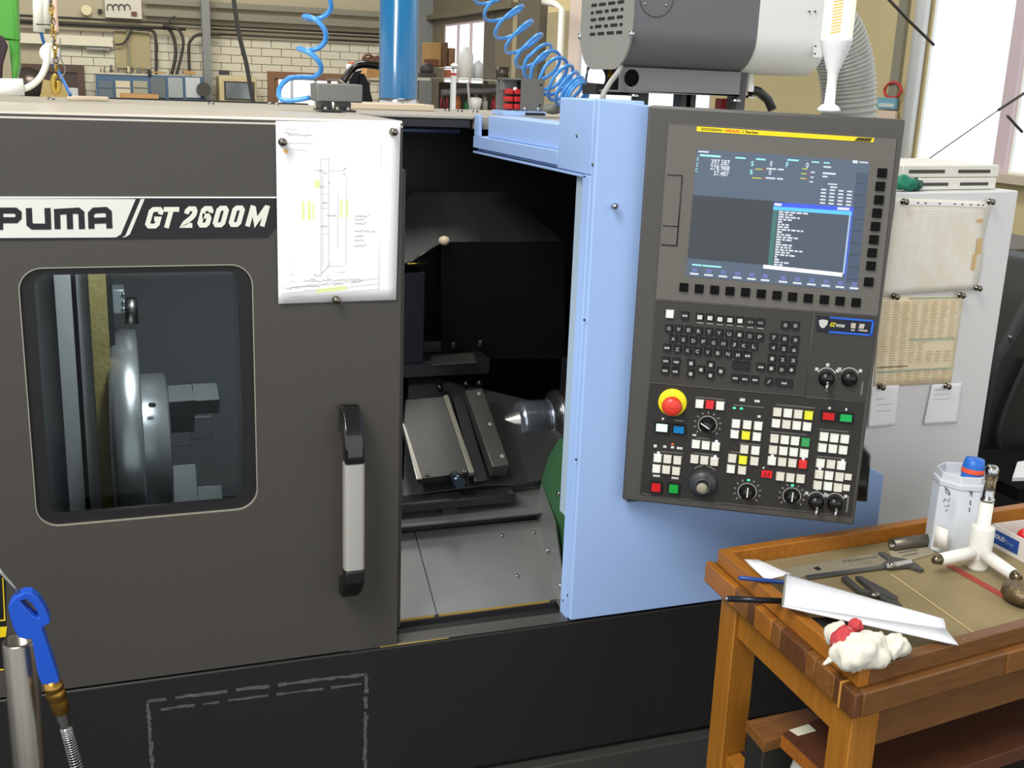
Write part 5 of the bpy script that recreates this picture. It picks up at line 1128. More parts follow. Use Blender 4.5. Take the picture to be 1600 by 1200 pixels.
# ------------------------------------------------------------------ grey cabinet with charts
a8 = math.radians(8); CU = V((math.cos(a8), math.sin(a8), 0)); CN = V((math.sin(a8), -math.cos(a8), 0))
Qc = PY(1592, 298, .22)
def G_(px, py, d=0): return PN(px, py, Qc+CN*d, CN)
zc = Qc.z; wc_ = .42; dc = .32
gcm = mat('pale grey cabinet paint', (224, 224, 224), .5)
GC = empty('grey_cabinet', (Qc.x-CU.x*wc_/2, Qc.y+.1, 0), 'tall pale grey steel cabinet covered with pinned charts, right of the operator panel', 'cabinet')
m_ = MB()
A = Qc-CU*wc_; B = Qc.copy(); P = [A, B, B-CN*dc, A-CN*dc]
m_.hexa([V((p.x, p.y, 0.0)) for p in P]+[V((p.x, p.y, zc)) for p in P]); m_.build('cabinet_body', gcm, GC, bevel=.004)
def chart(name, pp, m, label, d, wav=0, cat='paper', seed=1):
    rr = random.Random(seed); m_ = MB(); c = [V(p) for p in pp]; Gr = []; N = 12
    for j in range(N+1):
        r_ = []
        for i in range(N+1):
            a, b_ = i/N, j/N; q = (c[0]*(1-a)+c[1]*a)*(1-b_)+(c[3]*(1-a)+c[2]*a)*b_
            if i == N: q.x += wav*math.sin(b_*9+1)*2-wav*2.2*max(0, b_-.6)
            r_.append(G_(q.x, q.y, .002+d+.0025*abs(math.sin(a*3+b_*2))*wav))
        Gr.append(r_)
    m_.grid(Gr); return tag(m_.build(name, m, None, solid=.0004), label, cat)
aged = mat('aged paper', (246, 243, 234), .8, noise=(16, (236, 228, 208), .45, (1, 1, 1)))
yell = mat('yellowed paper', (248, 238, 212), .8, noise=(14, (234, 212, 166), .6, (1, 1, 1)))
c1p = ((1400, 309), (1547, 315), (1526, 452), (1377, 463)); c2p = ((1376, 464), (1506, 462), (1486, 598), (1365, 606))
ch1 = chart('conversion_chart', c1p, aged, 'large wrinkled pale chart pinned at the top of the grey cabinet', .0015, 1)
ch2 = chart('conversion_chart', c2p, yell, 'yellowed table chart pinned below the pale chart on the grey cabinet', 0)
def inq(pp, a, b_, d):
    c = [V(p) for p in pp]; q = (c[0]*(1-a)+c[1]*a)*(1-b_)+(c[3]*(1-a)+c[2]*a)*b_; return G_(q.x, q.y, d)
def dashes(parent, pp, items, m, d, name='table_print'):
    m_ = MB()
    for a0, b0, a1, b1 in items: m_.add([inq(pp, a0, b1, d), inq(pp, a1, b1, d), inq(pp, a1, b0, d), inq(pp, a0, b0, d)], [(0, 1, 2, 3)])
    return m_.build(name, m, parent)
rr = random.Random(21); it = []
for c_ in range(8):
    for r_ in range(34):
        if c_ >= 5 and 17 <= r_ <= 20: continue
        if c_ >= 3 and 26 <= r_ <= 28: continue
        a0 = .06+c_*.115; it.append((a0, .06+r_*.027, a0+rr.uniform(.05, .085), .06+r_*.027+.008))
dashes(ch2, c2p, it, mat('faded table ink', (200, 176, 136), .8), .0045)
dashes(ch2, c2p, [(.35, .01, .98, .03), (.4, .48, .98, .50), (.03, .82, .98, .84)], mat('faded teal print', (170, 188, 166), .8), .0046); dashes(ch2, c2p, [(.03, .775, .42, .785)], mat('table rule', (120, 100, 70), .8), .0047)
it = []
for c_ in range(9):
    for r_ in range(30): 
        a0 = .05+c_*.1; it.append((a0, .12+r_*.027, a0+.075, .12+r_*.027+.006))
dashes(ch1, c1p, it, mat('pale table ink', (234, 230, 219), .8), .0075)
dashes(ch1, c1p, [(.04, .025, .98, .065)], mat('white strip', (250, 250, 250), .7), .0076, 'title_strip')
dashes(ch1, c1p, [(x, .035, x+.025, .052) for x in (.12, .23, .31, .46, .62, .7, .79, .87, .92)], mat('title ink', (120, 116, 110), .8), .0079, 'title_marks')
dashes(ch1, c1p, [(.93, .42, .985, .60), (.91, .60, .95, .78), (.9, .2, .96, .24)], mat('brown stain', (214, 180, 126), .8), .0078, 'edge_stain')
n1 = chart('note_sheet', ((1362, 604), (1405, 601.5), (1398, 665), (1356, 669)), white_paper, 'small white note pinned at the lower left of the yellowed chart, by the operator panel', .003)
n2 = chart('note_sheet', ((1456, 601), (1504, 598), (1495, 661), (1443, 664)), white_paper, 'small white note pinned at the lower right below the yellowed chart', .003)
dashes(n2, ((1456, 601), (1504, 598), (1495, 661), (1443, 664)), [(.15, .12, .5, .15), (.15, .25, .6, .27), (.15, .37, .65, .39)], mat('pale note ink', (205, 205, 212), .8), .0064)
dashes(n1, ((1362, 604), (1405, 601.5), (1398, 665), (1356, 669)), [(.2, .3, .5, .33), (.3, .45, .8, .47), (.3, .6, .8, .62)], mat('pale note ink', (205, 205, 212)), .0064)
for x, y, lab_ in ((1411, 315, 'steel magnet at the top left corner of the pale chart'), (1546, 315, 'steel magnet at the top right corner of the pale chart'), (1526, 450, 'steel magnet at the bottom right corner of the pale chart'), (1397, 463, 'steel magnet at the top left of the yellowed chart'), (1500, 461, 'steel magnet at the top right of the yellowed chart'), (1375, 604, 'steel magnet holding the left small white note'), (1478, 603, 'steel magnet holding the right small white note')):
    magnet(G_(x, y, .0085), lab_+' on the grey cabinet', a8, 1.1)
# trays and gloves on the cabinet
trm = mat('white tray plastic', (226, 224, 214), .5)
def tray(px0, px1, h0, h1, d0, label):
    p0, p1 = G_(px0, 290, d0), G_(px1, 290, d0); L = (p1-p0).length; m_ = MB(); z0, z1 = zc+h0, zc+h1
    P = [p0, p0+CU*L, p0+CU*L-CN*.22, p0-CN*.22]; r_ = empty('letter_tray', V((p0.x, p0.y, z0)), label, 'tray')
    m_.hexa([V((p.x, p.y, z0)) for p in P]+[V((p.x, p.y, z1)) for p in P]); bd_ = m_.build('tray_body', trm, r_, bevel=.003)
    for u0, u1 in ((.06, .42), (.56, .90)):
        q0, q1 = p0+CU*L*u0+CN*.0008, p0+CU*L*u1+CN*.0008; zz0 = z0+(z1-z0)*.35; zz1 = z0+(z1-z0)*.62; m_ = MB(); m_.prism([V((q0.x, q0.y, zz0)), V((q1.x, q1.y, zz0)), V((q1.x, q1.y, zz1)), V((q0.x, q0.y, zz1))], -CN*.0006); m_.build('tray_slot', mat('slot shade', (70, 68, 64), .7), bd_)
hpx = (PN(1500, 270, Qc-CN*.03, CN).z-PN(1500, 290, Qc-CN*.03, CN).z)
tray(1424, 1556, .001, hpx*.95, -.03, 'lower of two white plastic trays on top of the grey cabinet'); tray(1408, 1558, hpx*.98, hpx*1.95, -.035, 'upper of two white plastic trays on top of the grey cabinet')
gm = mat('green rubber glove', (20, 130, 100), .5)
p = G_(1412, 283, -.02)
GL = empty('rubber_gloves', V((p.x, p.y, zc)), 'pair of green rubber gloves on the cabinet beside the white trays', 'gloves')
lump(V((p.x, p.y, zc+.018)), (.030, .018, .016), 31, amp=.25).build('glove', gm, GL); lump(V((p.x+.035, p.y+.004, zc+.014)), (.020, .014, .014), 33, amp=.3).build('glove', mat('dark green glove', (16, 84, 74), .5), GL)

# green machine and black guard at the far right
GM = empty('green_machine', PZ(1640, 700, 0), 'green machine body with a dark top edge behind the grey cabinet at the right', 'machine')
q = PY(1555, 390, 1.5); qr = PY(1690, 390, 1.5)
m_ = MB(); m_.box(q.x-.25, qr.x, 1.5, 2.2, 0, q.z-.02); m_.build('machine_body', mat('leaf green paint', (92, 148, 62), .45), GM, bevel=.01)
m_ = MB(); m_.box(q.x-.27, qr.x+.02, 1.48, 2.22, q.z-.02, q.z+.005); m_.build('top_plate', mat('dark top plate', (88, 80, 66), .6), GM, bevel=.004)
bgp = [(1660, 420), (1625, 452), (1600, 484), (1578, 526), (1553, 562), (1540, 620), (1527, 700), (1515, 830), (1520, 1000), (1720, 1000), (1720, 420)]
BG = empty('black_guard', PY(1600, 800, .95), 'bulky black machine guard at the right edge, behind the canister on the bench', 'guard')
gbk = mat('black rubberised guard', (30, 28, 28), .55)
m_ = MB(); m_.prism([PY(x, y, .95) for x, y in bgp], (.06, .45, 0)); m_.build('guard_shell', gbk, BG, bevel=.03)
m_ = MB(); m_.tube(smooth([PY(1605, 560, .93), PY(1570, 640, .93), PY(1558, 690, .93), PY(1572, 725, .93), PY(1610, 748, .93)], 8), .012, 8); m_.build('guard_ridge', gbk, BG)
m_ = MB(); m_.ball(PY(1578, 527, .94), .008, 8, 6); m_.build('rivet', steel, BG)
for i, (pp, zz_) in enumerate(((((1584, 748), (1640, 760), (1660, 748), (1600, 742)), .002), (((1588, 744), (1640, 752), (1660, 740), (1600, 737)), .006))):
    pass
m_ = MB(); P = [PY(1581, 752, .60), PY(1640, 772, .58), PY(1660, 752, .74), PY(1586, 745, .72)]; z_ = P[0].z
m_.prism([V((p.x, p.y, z_)) for p in P], (0, 0, .012)); tag(m_.build('paper_stack', white_paper, None), 'corner of a white paper stack at the right edge above the bench', 'paper')
m_ = MB(); m_.box(P[0].x-.03, P[0].x+.5, .54, .88, z_-.04, z_-.001); m_.box(P[0].x+.1, P[0].x+.14, .6, .64, 0, z_-.04); m_.box(P[0].x+.40, P[0].x+.44, .6, .64, 0, z_-.04); m_.box(P[0].x+.1, P[0].x+.14, .8, .84, 0, z_-.04); m_.box(P[0].x+.40, P[0].x+.44, .8, .84, 0, z_-.04); tag(m_.build('side_table', mat('dead black paint', (16, 15, 15), .9, 0, .1), None), 'black side table carrying the paper stack at the right edge', 'table')
# ------------------------------------------------------------------ hall
YB = 16.0
XR = PY(668, 100, YB).x
fl = mat('grey workshop floor', (66, 66, 64), .55, noise=(2, (52, 52, 50), .7, (1, 1, 1)))
m_ = MB(); m_.box(-9, XR+.3, -8, YB+.3, -.05, 0); tag(m_.build('floor', fl), 'grey worn concrete workshop floor', kind='structure')
crm = mat('cream painted wall', (178, 168, 142), .8)
brk = mat('cream painted brick', (216, 210, 190), .8, noise=(1.3, (204, 197, 174), .5, (1, 1, 1)))
zbt = PY(350, 60, YB).z            # top of the bare brickwork
m_ = MB(); m_.box(-9, XR, YB+.03, YB+.3, 0, 6.2); wb_ = tag(m_.build('wall_back', mat('mortar', (208, 202, 182), .9)), 'cream painted brick back wall of the hall', kind='structure')
m_ = MB(); m_.box(-9, XR, YB-.01, YB+.03, zbt, 6.2); m_.build('wall_panel', crm, wb_)
bh, bw_ = .118, .30; me_b = MB().box(0, bw_-.010, 0, .05, 0, bh-.009).mesh('brick', brk)
xL = PY(95, 100, YB).x; xRr = PY(600, 100, YB).x; zlo = 1.2; nb_ = 0
r_ = 0; z = zbt-bh
while z > PY(300, 170, YB).z-.02 and nb_ < 290:
    x = xL-(.15 if r_ % 2 else 0)
    while x < xRr:
        o_ = bpy.data.objects.new('brick', me_b); col.objects.link(o_); o_.parent = wb_; o_.location = (x, YB-.02+random.uniform(-.004, .004), z+.006); nb_ += 1; x += bw_
    z -= bh; r_ += 1
m_ = MB(); m_.box(xL-6, xL-.16, YB, YB+.03, 0, zbt); m_.box(xL-.2, XR, YB, YB+.03, 0, z+bh-.02); m_.build('wall_panel', crm, wb_)
def yb(px, py, d=0): return PY(px, py, YB-d)
def xw(px, py, d=0): return PX(px, py, XR-d)
def bxy(mb, px0, py0, px1, py1, d, th):      # box on the back wall from pixel corners
    a, b_ = yb(px0, py0, d), yb(px1, py1, d); mb.box(min(a.x, b_.x), max(a.x, b_.x), YB-d, YB-d+th, min(a.z, b_.z), max(a.z, b_.z)); return mb
grey_st = mat('grey painted steel', (132, 128, 112), .6); dk_pipe = mat('dark conduit', (58, 55, 48), .6)
def rail(name, p, q, h_px, m, d, label, cat='beam', round_=False):
    a, b_ = yb(*p, d), yb(*q, d); h = h_px*.0102; m_ = MB(); zz = (a.z+b_.z)/2
    if round_: m_.tube([V((a.x, YB-d, zz)), V((b_.x, YB-d, zz))], h/2, 8)
    else: m_.box(a.x, b_.x, YB-d-.06, YB-d, zz-h/2, zz+h/2)
    o_ = m_.build(name, m); return tag(o_, label, cat)
rail('steel_rail', (225, 5), (640, 22), 8, grey_st, .1, 'upper grey steel rail along the back wall', 'rail'); rail('steel_rail', (225, 22), (640, 41), 8, grey_st, .1, 'lower grey steel rail along the back wall', 'rail')
rail('conduit_pipe', (20, 26), (640, 54), 3.4, dk_pipe, .12, 'topmost of three dark conduits along the back wall', 'conduit', True)
rail('conduit_pipe', (330, 46), (640, 60.5), 2.6, dk_pipe, .12, 'middle of three dark conduits along the back wall', 'conduit', True)
rail('conduit_pipe', (320, 53.5), (640, 67.5), 3.4, dk_pipe, .12, 'lowest of three dark conduits along the back wall', 'conduit', True)
CT = rail('cable_tray', (27, 37), (215, 46), 4, mat('cable tray', (120, 114, 96), .6), .14, 'long grey cable tray under the dark conduit at the left of the back wall', 'cable tray')
rail('cable_bundle', (27, 33.5), (290, 45), 4, dk_pipe, .25, 'dark bundle of cables lying on the cable tray', 'cable', True)
rail('wall_trunking', (27, 59), (176, 66), 13, mat('cream trunking', (220, 212, 190), .7), .12, 'broad cream trunking below the cable tray on the back wall', 'trunking')
rail('small_sockets', (135, 72), (172, 77), 6, mat('grey socket strip', (150, 148, 138), .6), .08, 'short grey socket strip under the cream trunking', 'socket strip')
# bends going down
def wire(name, pp, r, m, d, label, cat): m_ = MB(); m_.tube(smooth([yb(x, y, d) for x, y in pp], 6), r, 8); return tag(m_.build(name, m), label, cat)
wire('conduit_pipe', [(215, 46), (234, 47), (242, 54), (244, 80), (244, 116)], .022, dk_pipe, .22, 'dark conduit bending down to the blue cabinet left of the thin cable pair', 'conduit')
wire('conduit_pipe', [(180, 70), (192, 68), (200, 58), (206, 46)], .015, dk_pipe, .2, 'short curved dark pipe at the right end of the cream trunking', 'conduit')
wire('cable', [(255, 38), (266, 48), (273, 66), (274, 90), (268, 116)], .025, dk_pipe, .33, 'dark cable sagging down to the blue cabinet, left one of a pair', 'cable')
wire('cable', [(258, 40), (278, 46), (286, 62), (284, 84), (276, 116)], .022, dk_pipe, .42, 'dark cable bowing outwards to the blue cabinet, right one of a pair', 'cable')
wire('conduit_pipe', [(345, 54), (312, 54), (299, 62), (295, 74), (296, 112)], .022, dk_pipe, .25, 'dark conduit curving down left of the grey steel column', 'conduit')
wire('cable', [(262, 40), (266, 30), (274, 26)], .015, dk_pipe, .2, 'short dark cable loop between conduits on the back wall', 'cable')
# steel columns
def column(px, w_px, d, label, z1=6.0):
    c = yb(px, 100, d); w_ = w_px*.0102/2; m_ = MB(); m_.box(c.x-w_, c.x+w_, YB-d-.02, YB-d, 0, z1); m_.box(c.x-.02, c.x+.02, YB-d, YB-d+.16, 0, z1); m_.box(c.x-w_, c.x+w_, YB-d+.16, YB-d+.18, 0, z1); return tag(m_.build('steel_column', mat('grey column paint', (124, 126, 124), .5)), label, 'column')
column(324, 11, .42, 'grey steel column standing before the back wall, right of the blue cabinet')
column(663, 26, .3, 'dark grey steel column in the far right corner of the hall')
# distribution board, tool board
m_ = MB(); bxy(m_, 163, -6, 222, 30, .14, .1); db = tag(m_.build('distribution_board', mat('pale board', (206, 200, 184), .6)), 'pale switch board with looped cables high on the back wall', 'switch board')
m_ = MB()
for k in range(4):
    c = yb(172+k*9, 13, .16); m_.tube([c+V((.04*math.cos(a), 0, .055*math.sin(a))) for a in [i*.5-.3 for i in range(9)]], .007, 6)
m_.build('cable_loop', dk_pipe, db)
m_ = MB(); bxy(m_, 205, 18, 214, 25, .17, .03); m_.build('board_switch', mat('dark red switch', (96, 46, 40), .5), db)
c = yb(135, 16, .1); m_ = MB(); m_.cyl(c, c+V((0, -.04, 0)), .07, n=20); tag(m_.build('wall_bell', mat('cream bell', (220, 205, 165), .5)), 'round cream bell high on the back wall', 'bell')
m_ = MB(); bxy(m_, 153, 14, 160, 20, .1, .07); tag(m_.build('junction_box', blk), 'small black junction box beside the round cream bell', 'junction box')
m_ = MB(); bxy(m_, 178, 48, 236, 108, .09, .05); tag(m_.build('tool_board', mat('tan board', (168, 156, 116), .7)), 'tan tool board on the back wall above the blue cabinet', 'board')
m_ = MB(); bxy(m_, 198, 46, 204, 116, .17, .05); tag(m_.build('board_post', grey_st), 'grey post in front of the tan tool board', 'post')
# blue bin cabinet
CB = empty('bin_cabinet', yb(234, 160, .9), 'blue workshop cabinet with six small doors along the back wall', 'cabinet')
bq = YB-.75
def bpx(mb, px0, py0, px1, py1, yy, th): a, b_ = PY(px0, py0, yy), PY(px1, py1, yy); mb.box(a.x, b_.x, yy, yy+th, min(a.z, b_.z), max(a.z, b_.z)); return mb
m_ = MB(); a = PY(149, 117, bq); b_ = PY(318, 117, bq); m_.box(a.x, b_.x, bq, bq+.5, 0, PY(234, 117.5, bq).z); m_.build('cabinet_body', mat('workshop blue', (64, 94, 124), .5), CB)
dcols = [(92, 104, 112), (196, 188, 160), (150, 150, 130), (100, 106, 108), (170, 176, 172), (205, 206, 205)]
for k in range(6):
    x0 = 153+k*27.3; m_ = MB(); bpx(m_, x0, 126 if k < 3 else 121, x0+24, 153, bq-.03, .03); dd = m_.build('cabinet_door', mat('door face %d' % k, dcols[k], .25 if k > 2 else .6, .6 if k > 3 else 0), CB)
    if k < 3: m_ = MB(); bpx(m_, x0+1, 136.5, x0+23, 138.5, bq-.036, .006); m_.build('door_gap', mat('blue shade', (52, 70, 84), .6), dd)
m_ = MB(); bpx(m_, 150, 115.5, 232, 117.5, bq-.02, .5); m_.build('cabinet_top', mat('pale shelf edge', (200, 192, 168), .6), CB)
rb_ = random.Random(4); cl_ = [(150, 120, 80), (120, 110, 96), (196, 186, 150), (90, 84, 76), (170, 150, 110), (110, 112, 110)]
for k in range(14):
    x = 158+k*5.4; h_ = rb_.uniform(4, 11); c = PY(x, 116.5, bq+.12); m_ = MB(); rad_ = rb_.uniform(.010, .02); hh = h_*.0098
    m_.lathe([(0, 0), (rad_*1.3, 0), (rad_*1.3, hh*.4), (rad_, hh*.5), (rad_*.7, hh), (0, hh)], (c.x, c.y, PY(200, 115.5, bq).z+.012), (0, 0, 1), 10)
    tag(m_.build('tool_holder', mat('holder tone %d' % (k % 6), cl_[k % 6], .5)), '%s small tool holder from the left in the row on top of the blue cabinet' % ['first', 'second', 'third', 'fourth', 'fifth', 'sixth', 'seventh', 'eighth', 'ninth', 'tenth', 'eleventh', 'twelfth', 'thirteenth', 'fourteenth'][k], 'tool holder', 'tool holders on the blue cabinet')
def card(name, px0, py0, px1, py1, yy, th, m, label, cat): m_ = MB(); bpx(m_, px0, py0, px1, py1, yy, th); return tag(m_.build(name, m, None, bevel=.004), label, cat)
cb_ = mat('brown cardboard', (182, 138, 88), .8); sm_t = mat('grey table steel', (110, 106, 98), .6)
card('cardboard_box', 189, 146, 248, 156, bq-.55, .4, cb_, 'long flat brown cardboard box lying in front of the blue cabinet', 'box'); card('packing_table', 180, 156.4, 256, 159, bq-.6, .5, sm_t, 'low table under the long cardboard box before the blue cabinet', 'table'); a = PY(184, 159, bq-.6); b_ = PY(252, 159, bq-.6); m_ = MB(); m_.box(a.x, b_.x, bq-.55, bq-.15, 0, a.z-.02); m_.build('table_base', sm_t, bpy.data.objects['packing_table']); card('cardboard_box', 233, 111.5, 260, 114.8, bq+.1, .3, cb_, 'thin brown cardboard sheet on top of the blue cabinet', 'box'); card('cardboard_box', 287, 110.5, 306, 116, bq+.1, .3, cb_, 'small brown cardboard box on the right end of the blue cabinet', 'box')
card('black_machine', 231, 110, 237, 118, bq-.06, .1, blk, 'small black device on the blue cabinet', 'device')
c = PY(319, 140, bq-.14); m_ = MB(); m_.cyl(c, c+V((0, .08, 0)), .10, n=24); tag(m_.build('handwheel', mat('dark handwheel', (62, 60, 50), .5)), 'dark round wheel at the right end of the blue cabinet', 'wheel')
# beige box with glass door
TV = empty('beige_box', yb(372, 165, .8), 'beige control box with a rounded glass window, standing by the back wall', 'box'); ty = YB-.8
m_ = MB(); bpx(m_, 342, 118.5, 403, 200, ty, .5); a = PY(342, 180, ty); b_ = PY(403, 180, ty); m_.box(a.x+.05, b_.x-.05, ty+.05, ty+.45, 0, PY(372, 200, ty).z); m_.build('box_body', mat('beige enamel', (190, 176, 132), .5), TV, bevel=.02)
m_ = MB(); bpx(m_, 350, 126.5, 398, 157, ty-.02, .02); m_.build('window_frame', mat('dark rubber frame', (56, 54, 48), .5), TV); m_ = MB(); bpx(m_, 353, 129, 396, 155, ty-.03, .01); m_.build('window_pane', mat('mirror glass', (190, 196, 200), .12, .85, noise=(3, (110, 116, 116), .5, (1, 1, 1))), TV)
card('black_case', 344, 109.5, 359, 117.5, ty+.1, .2, mat('dark case', (48, 46, 50), .5), 'small black case on top of the beige box', 'case')
# doors on the back wall
def doorway(n, px0, py0, px1, fr_m, in_m, lab_):
    m_ = MB(); a, b_ = yb(px0, py0), yb(px1, py0); w_ = .10; z1 = a.z; x0, x1 = a.x, b_.x
    m_.box(x0, x0+w_, YB-.10, YB-.02, 0, z1); m_.box(x1-w_, x1, YB-.10, YB-.02, 0, z1); m_.box(x0+w_, x1-w_, YB-.10, YB-.02, z1-w_, z1)
    o_ = tag(m_.build('door_%d' % n, fr_m), lab_, kind='structure'); return o_, x0+w_, x1-w_, z1-w_
brd = mat('dark brown door paint', (84, 62, 48), .6); brf = mat('brown door frame', (132, 94, 66), .6)
d1, x0, x1, z1 = doorway(1, 33, 99, 131, brd, None, 'dark brown doorway at the left of the back wall')
m_ = MB(); m_.box(x0, x1, YB-.07, YB-.05, 0, z1); dl_ = m_.build('door_leaf', mat('very dark brown door', (66, 48, 42), .5), d1)
m_ = MB(); a, b_ = yb(103, 105, .1), yb(124, 110, .1); m_.box(a.x, b_.x, YB-.085, YB-.07, b_.z, a.z); a, b_ = yb(105, 137, .1), yb(126, 160, .1); m_.box(a.x, b_.x, YB-.085, YB-.07, b_.z, a.z); m_.build('door_notice', mat('pale notice', (205, 205, 205), .7), dl_)
c = yb(44, 130, .12); m_ = MB(); m_.lathe([(.0, 0), (.20, .0), (.22, .03), (.22, .06), (0, .07)], c, (0, -1, 0), 24); m_.build('round_glass', mat('dull mirror', (96, 86, 80), .25, .6), dl_)
d2, x0, x1, z1 = doorway(2, 417, 111, 536, brf, None, 'brown door frame with bright daylight behind its glass')
dayl = mat('daylight behind glass', (250, 250, 255), .5, emit=(246, 248, 255), estr=1.5)
m_ = MB(); a = yb(434, 116, 0); m_.box(x0, a.x, YB-.06, YB-.02, 0, z1); m_.build('door_stile', brf, d2)
m_ = MB(); m_.box(a.x, x1, YB-.03, YB-.022, 0, z1-.02); m_.build('door_pane', dayl, d2)
for px in (455, 492):
    m_ = MB(); c = yb(px, 120); m_.box(c.x-.025, c.x+.025, YB-.055, YB-.031, 0, z1); m_.build('glazing_bar', mat('pale glazing bar', (205, 205, 215), .6), d2)
# coat, bucket, bracket behind the grey box
m_ = MB(); yy = 9.0
def fl3(mb, pp, yy, th): mb.prism([PY(x, y, yy) for x, y in pp], (0, th, 0)); return mb
CO = empty('office_chair', PY(562, 180, yy), 'black chair with an arched armrest, seen behind the grey box and blue column', 'chair')
m_ = MB(); m_.tube(smooth([PY(536, 128, yy), PY(548, 110, yy), PY(562, 101, yy), PY(585, 102, yy), PY(600, 106, yy)], 6), .035, 10); m_.build('armrest', gloss_black, CO)
m_ = MB(); fl3(m_, ((560, 118), (570, 113), (576, 128), (584, 160), (586, 190), (556, 190)), yy, .2); m_.build('backrest', mat('dark navy fabric', (30, 30, 38), .8), CO, bevel=.03)
m_ = MB(); fl3(m_, ((548, 124), (556, 112), (566, 110), (560, 120), (550, 190), (540, 190)), yy-.02, .06); m_.build('strap', mat('dark navy fabric', (30, 30, 38)), CO)
c = PY(570, 185, yy); m_ = MB(); m_.cyl((c.x, yy+.1, .02), (c.x, yy+.1, c.z+.05), .03, n=12); m_.box(c.x-.25, c.x+.25, yy-.15, yy+.35, 0, .04); m_.build('pedestal', gloss_black, CO)
ra, rb2 = PY(532, 122.5, 9.95), PY(602, 122.5, 9.95); m_ = MB(); m_.box(ra.x, rb2.x, 9.9, 10.7, ra.z-.03, ra.z-.002); m_.box(ra.x, ra.x+.04, 9.9, 9.94, 0, ra.z-.03); m_.box(rb2.x-.04, rb2.x, 9.9, 9.94, 0, ra.z-.03); m_.box(ra.x, ra.x+.04, 10.66, 10.7, 0, ra.z-.03); m_.box(rb2.x-.04, rb2.x, 10.66, 10.7, 0, ra.z-.03); tag(m_.build('storage_rack', mat('grey rack steel', (120, 112, 98), .6), None), 'grey rack behind the black chair, carrying the bucket and the crate', 'rack')
m_ = MB(); c = PY(552, 113, 10.05); rr_ = .075; m_.lathe([(0, ra.z-c.z-.001), (rr_*.75, ra.z-c.z-.001), (rr_*1.0, .08), (rr_*.9, .08), (0, .05)], c, (0, 0, 1), 18); bu = tag(m_.build('white_bucket', white), 'white bucket with rust red contents, above the black chair', 'bucket')
m_ = MB(); m_.ball(c+V((0, 0, .07)), (rr_*.85, rr_*.85, .035), 14, 6); m_.build('bucket_contents', mat('rust red contents', (150, 60, 36), .7), bu)
m_ = MB(); fl3(m_, ((574, 90), (600, 86), (600, 104.5), (578, 104.5)), 10.2, .3); m_.tube([PY(575+7*math.cos(a), 92+7*math.sin(a), 10.15) for a in [i*.5 for i in range(13)]], .015, 6); tag(m_.build('brown_machine', mat('rust brown iron', (92, 62, 44), .6), None), 'rust brown iron device with a ring handle left of the blue column', 'device')
m_ = MB(); fl3(m_, ((574, 105.6), (600, 105.6), (600, 122.2), (572, 122.2)), 10.2, .3); tag(m_.build('wooden_crate', cb_), 'pale brown wooden crate under the rust brown device', 'crate')

# ------------------------------------------------------------------ right wall with windows
def wallbox(mb, px0, px1, z0, z1, d0, d1):   # slab on the right wall between two image columns
    ya_, yb_ = xw(px0, 110).y, xw(px1, 110).y; mb.box(XR-d1, XR-d0, min(ya_, yb_), max(ya_, yb_), z0, z1); return mb
yn = -3.0
zsill, ztop = xw(1585, 272).z, 4.3
y1a, y1b = xw(1573, 150).y, xw(1443, 150).y          # near big window
y3a, y3b = yn+.6, xw(1592, 150).y
z2s, z2t = xw(1000, 172).z-.2, 2.62
y2a, y2b = xw(1112, 140).y, xw(903, 140).y            # window behind the mist collector
z4s, z4t = xw(740, 135).z, xw(735, 33).z
y4a, y4b = xw(756, 80).y, xw(694, 80).y               # far window
holes = sorted([(y3a, y3b, zsill, ztop), (y1a, y1b, zsill, ztop), (y2a, y2b, z2s, xw(1000, 60).z), (y4a, y4b, z4s, z4t)])
beige = mat('beige wall panel', (206, 190, 144), .8, noise=(.7, (196, 180, 134), .6, (1, 1, 1)))
m_ = MB(); yp = yn
for ha, hb_, s_, t_ in holes:
    m_.box(XR, XR+.02, yp, ha, 0, 6.2); m_.box(XR, XR+.02, ha, hb_, 0, s_); m_.box(XR, XR+.02, ha, hb_, t_, 6.2); yp = hb_
m_.box(XR, XR+.02, yp, YB+.3, 0, 6.2)
wr_ = tag(m_.build('wall_right', beige), 'beige right wall of the hall with large windows', kind='structure')
dkw = mat('dark olive brown wall boards', (118, 108, 88), .8, noise=(.9, (102, 94, 76), .6, (1, 1, 1)))
m_ = MB(); wallbox(m_, 669, 693.5, 0, 6, .001, .012); wallbox(m_, 693.5, 756.5, z4t, 6, .001, .012); wallbox(m_, 693.5, 756.5, 0, z4s, .001, .012); wallbox(m_, 756.5, 800, 0, 6, .001, .012); m_.build('wall_panel', dkw, wr_)
m_ = MB(); wallbox(m_, 800, 815, 0, 6, .001, .012); wallbox(m_, 853, 889, 0, xw(860, 20).z, .001, .012); m_.build('wall_panel', mat('grey beige wall boards', (160, 148, 118), .8), wr_)
m_ = MB(); m_.box(-9, XR+.3, -8, YB+.3, 6.2, 6.3); tag(m_.build('ceiling', mat('pale ceiling', (200, 196, 186), .9)), 'pale hall ceiling', kind='structure')
wf = mat('pinkish window frame', (206, 186, 190), .6); pane_m = gl
glass = bpy.data.materials.new('window pane glass'); glass.use_nodes = True; nt = glass.node_tree; nt.nodes.clear()
o_ = nt.nodes.new('ShaderNodeOutputMaterial'); mx = nt.nodes.new('ShaderNodeMixShader'); tr = nt.nodes.new('ShaderNodeBsdfTransparent'); gs = nt.nodes.new('ShaderNodeBsdfGlossy'); mx.inputs[0].default_value = .04; gs.inputs['Roughness'].default_value = .05; tr.inputs[0].default_value = (.95, .97, 1, 1)
nt.links.new(tr.outputs[0], mx.inputs[1]); nt.links.new(gs.outputs[0], mx.inputs[2]); nt.links.new(mx.outputs[0], o_.inputs[0])
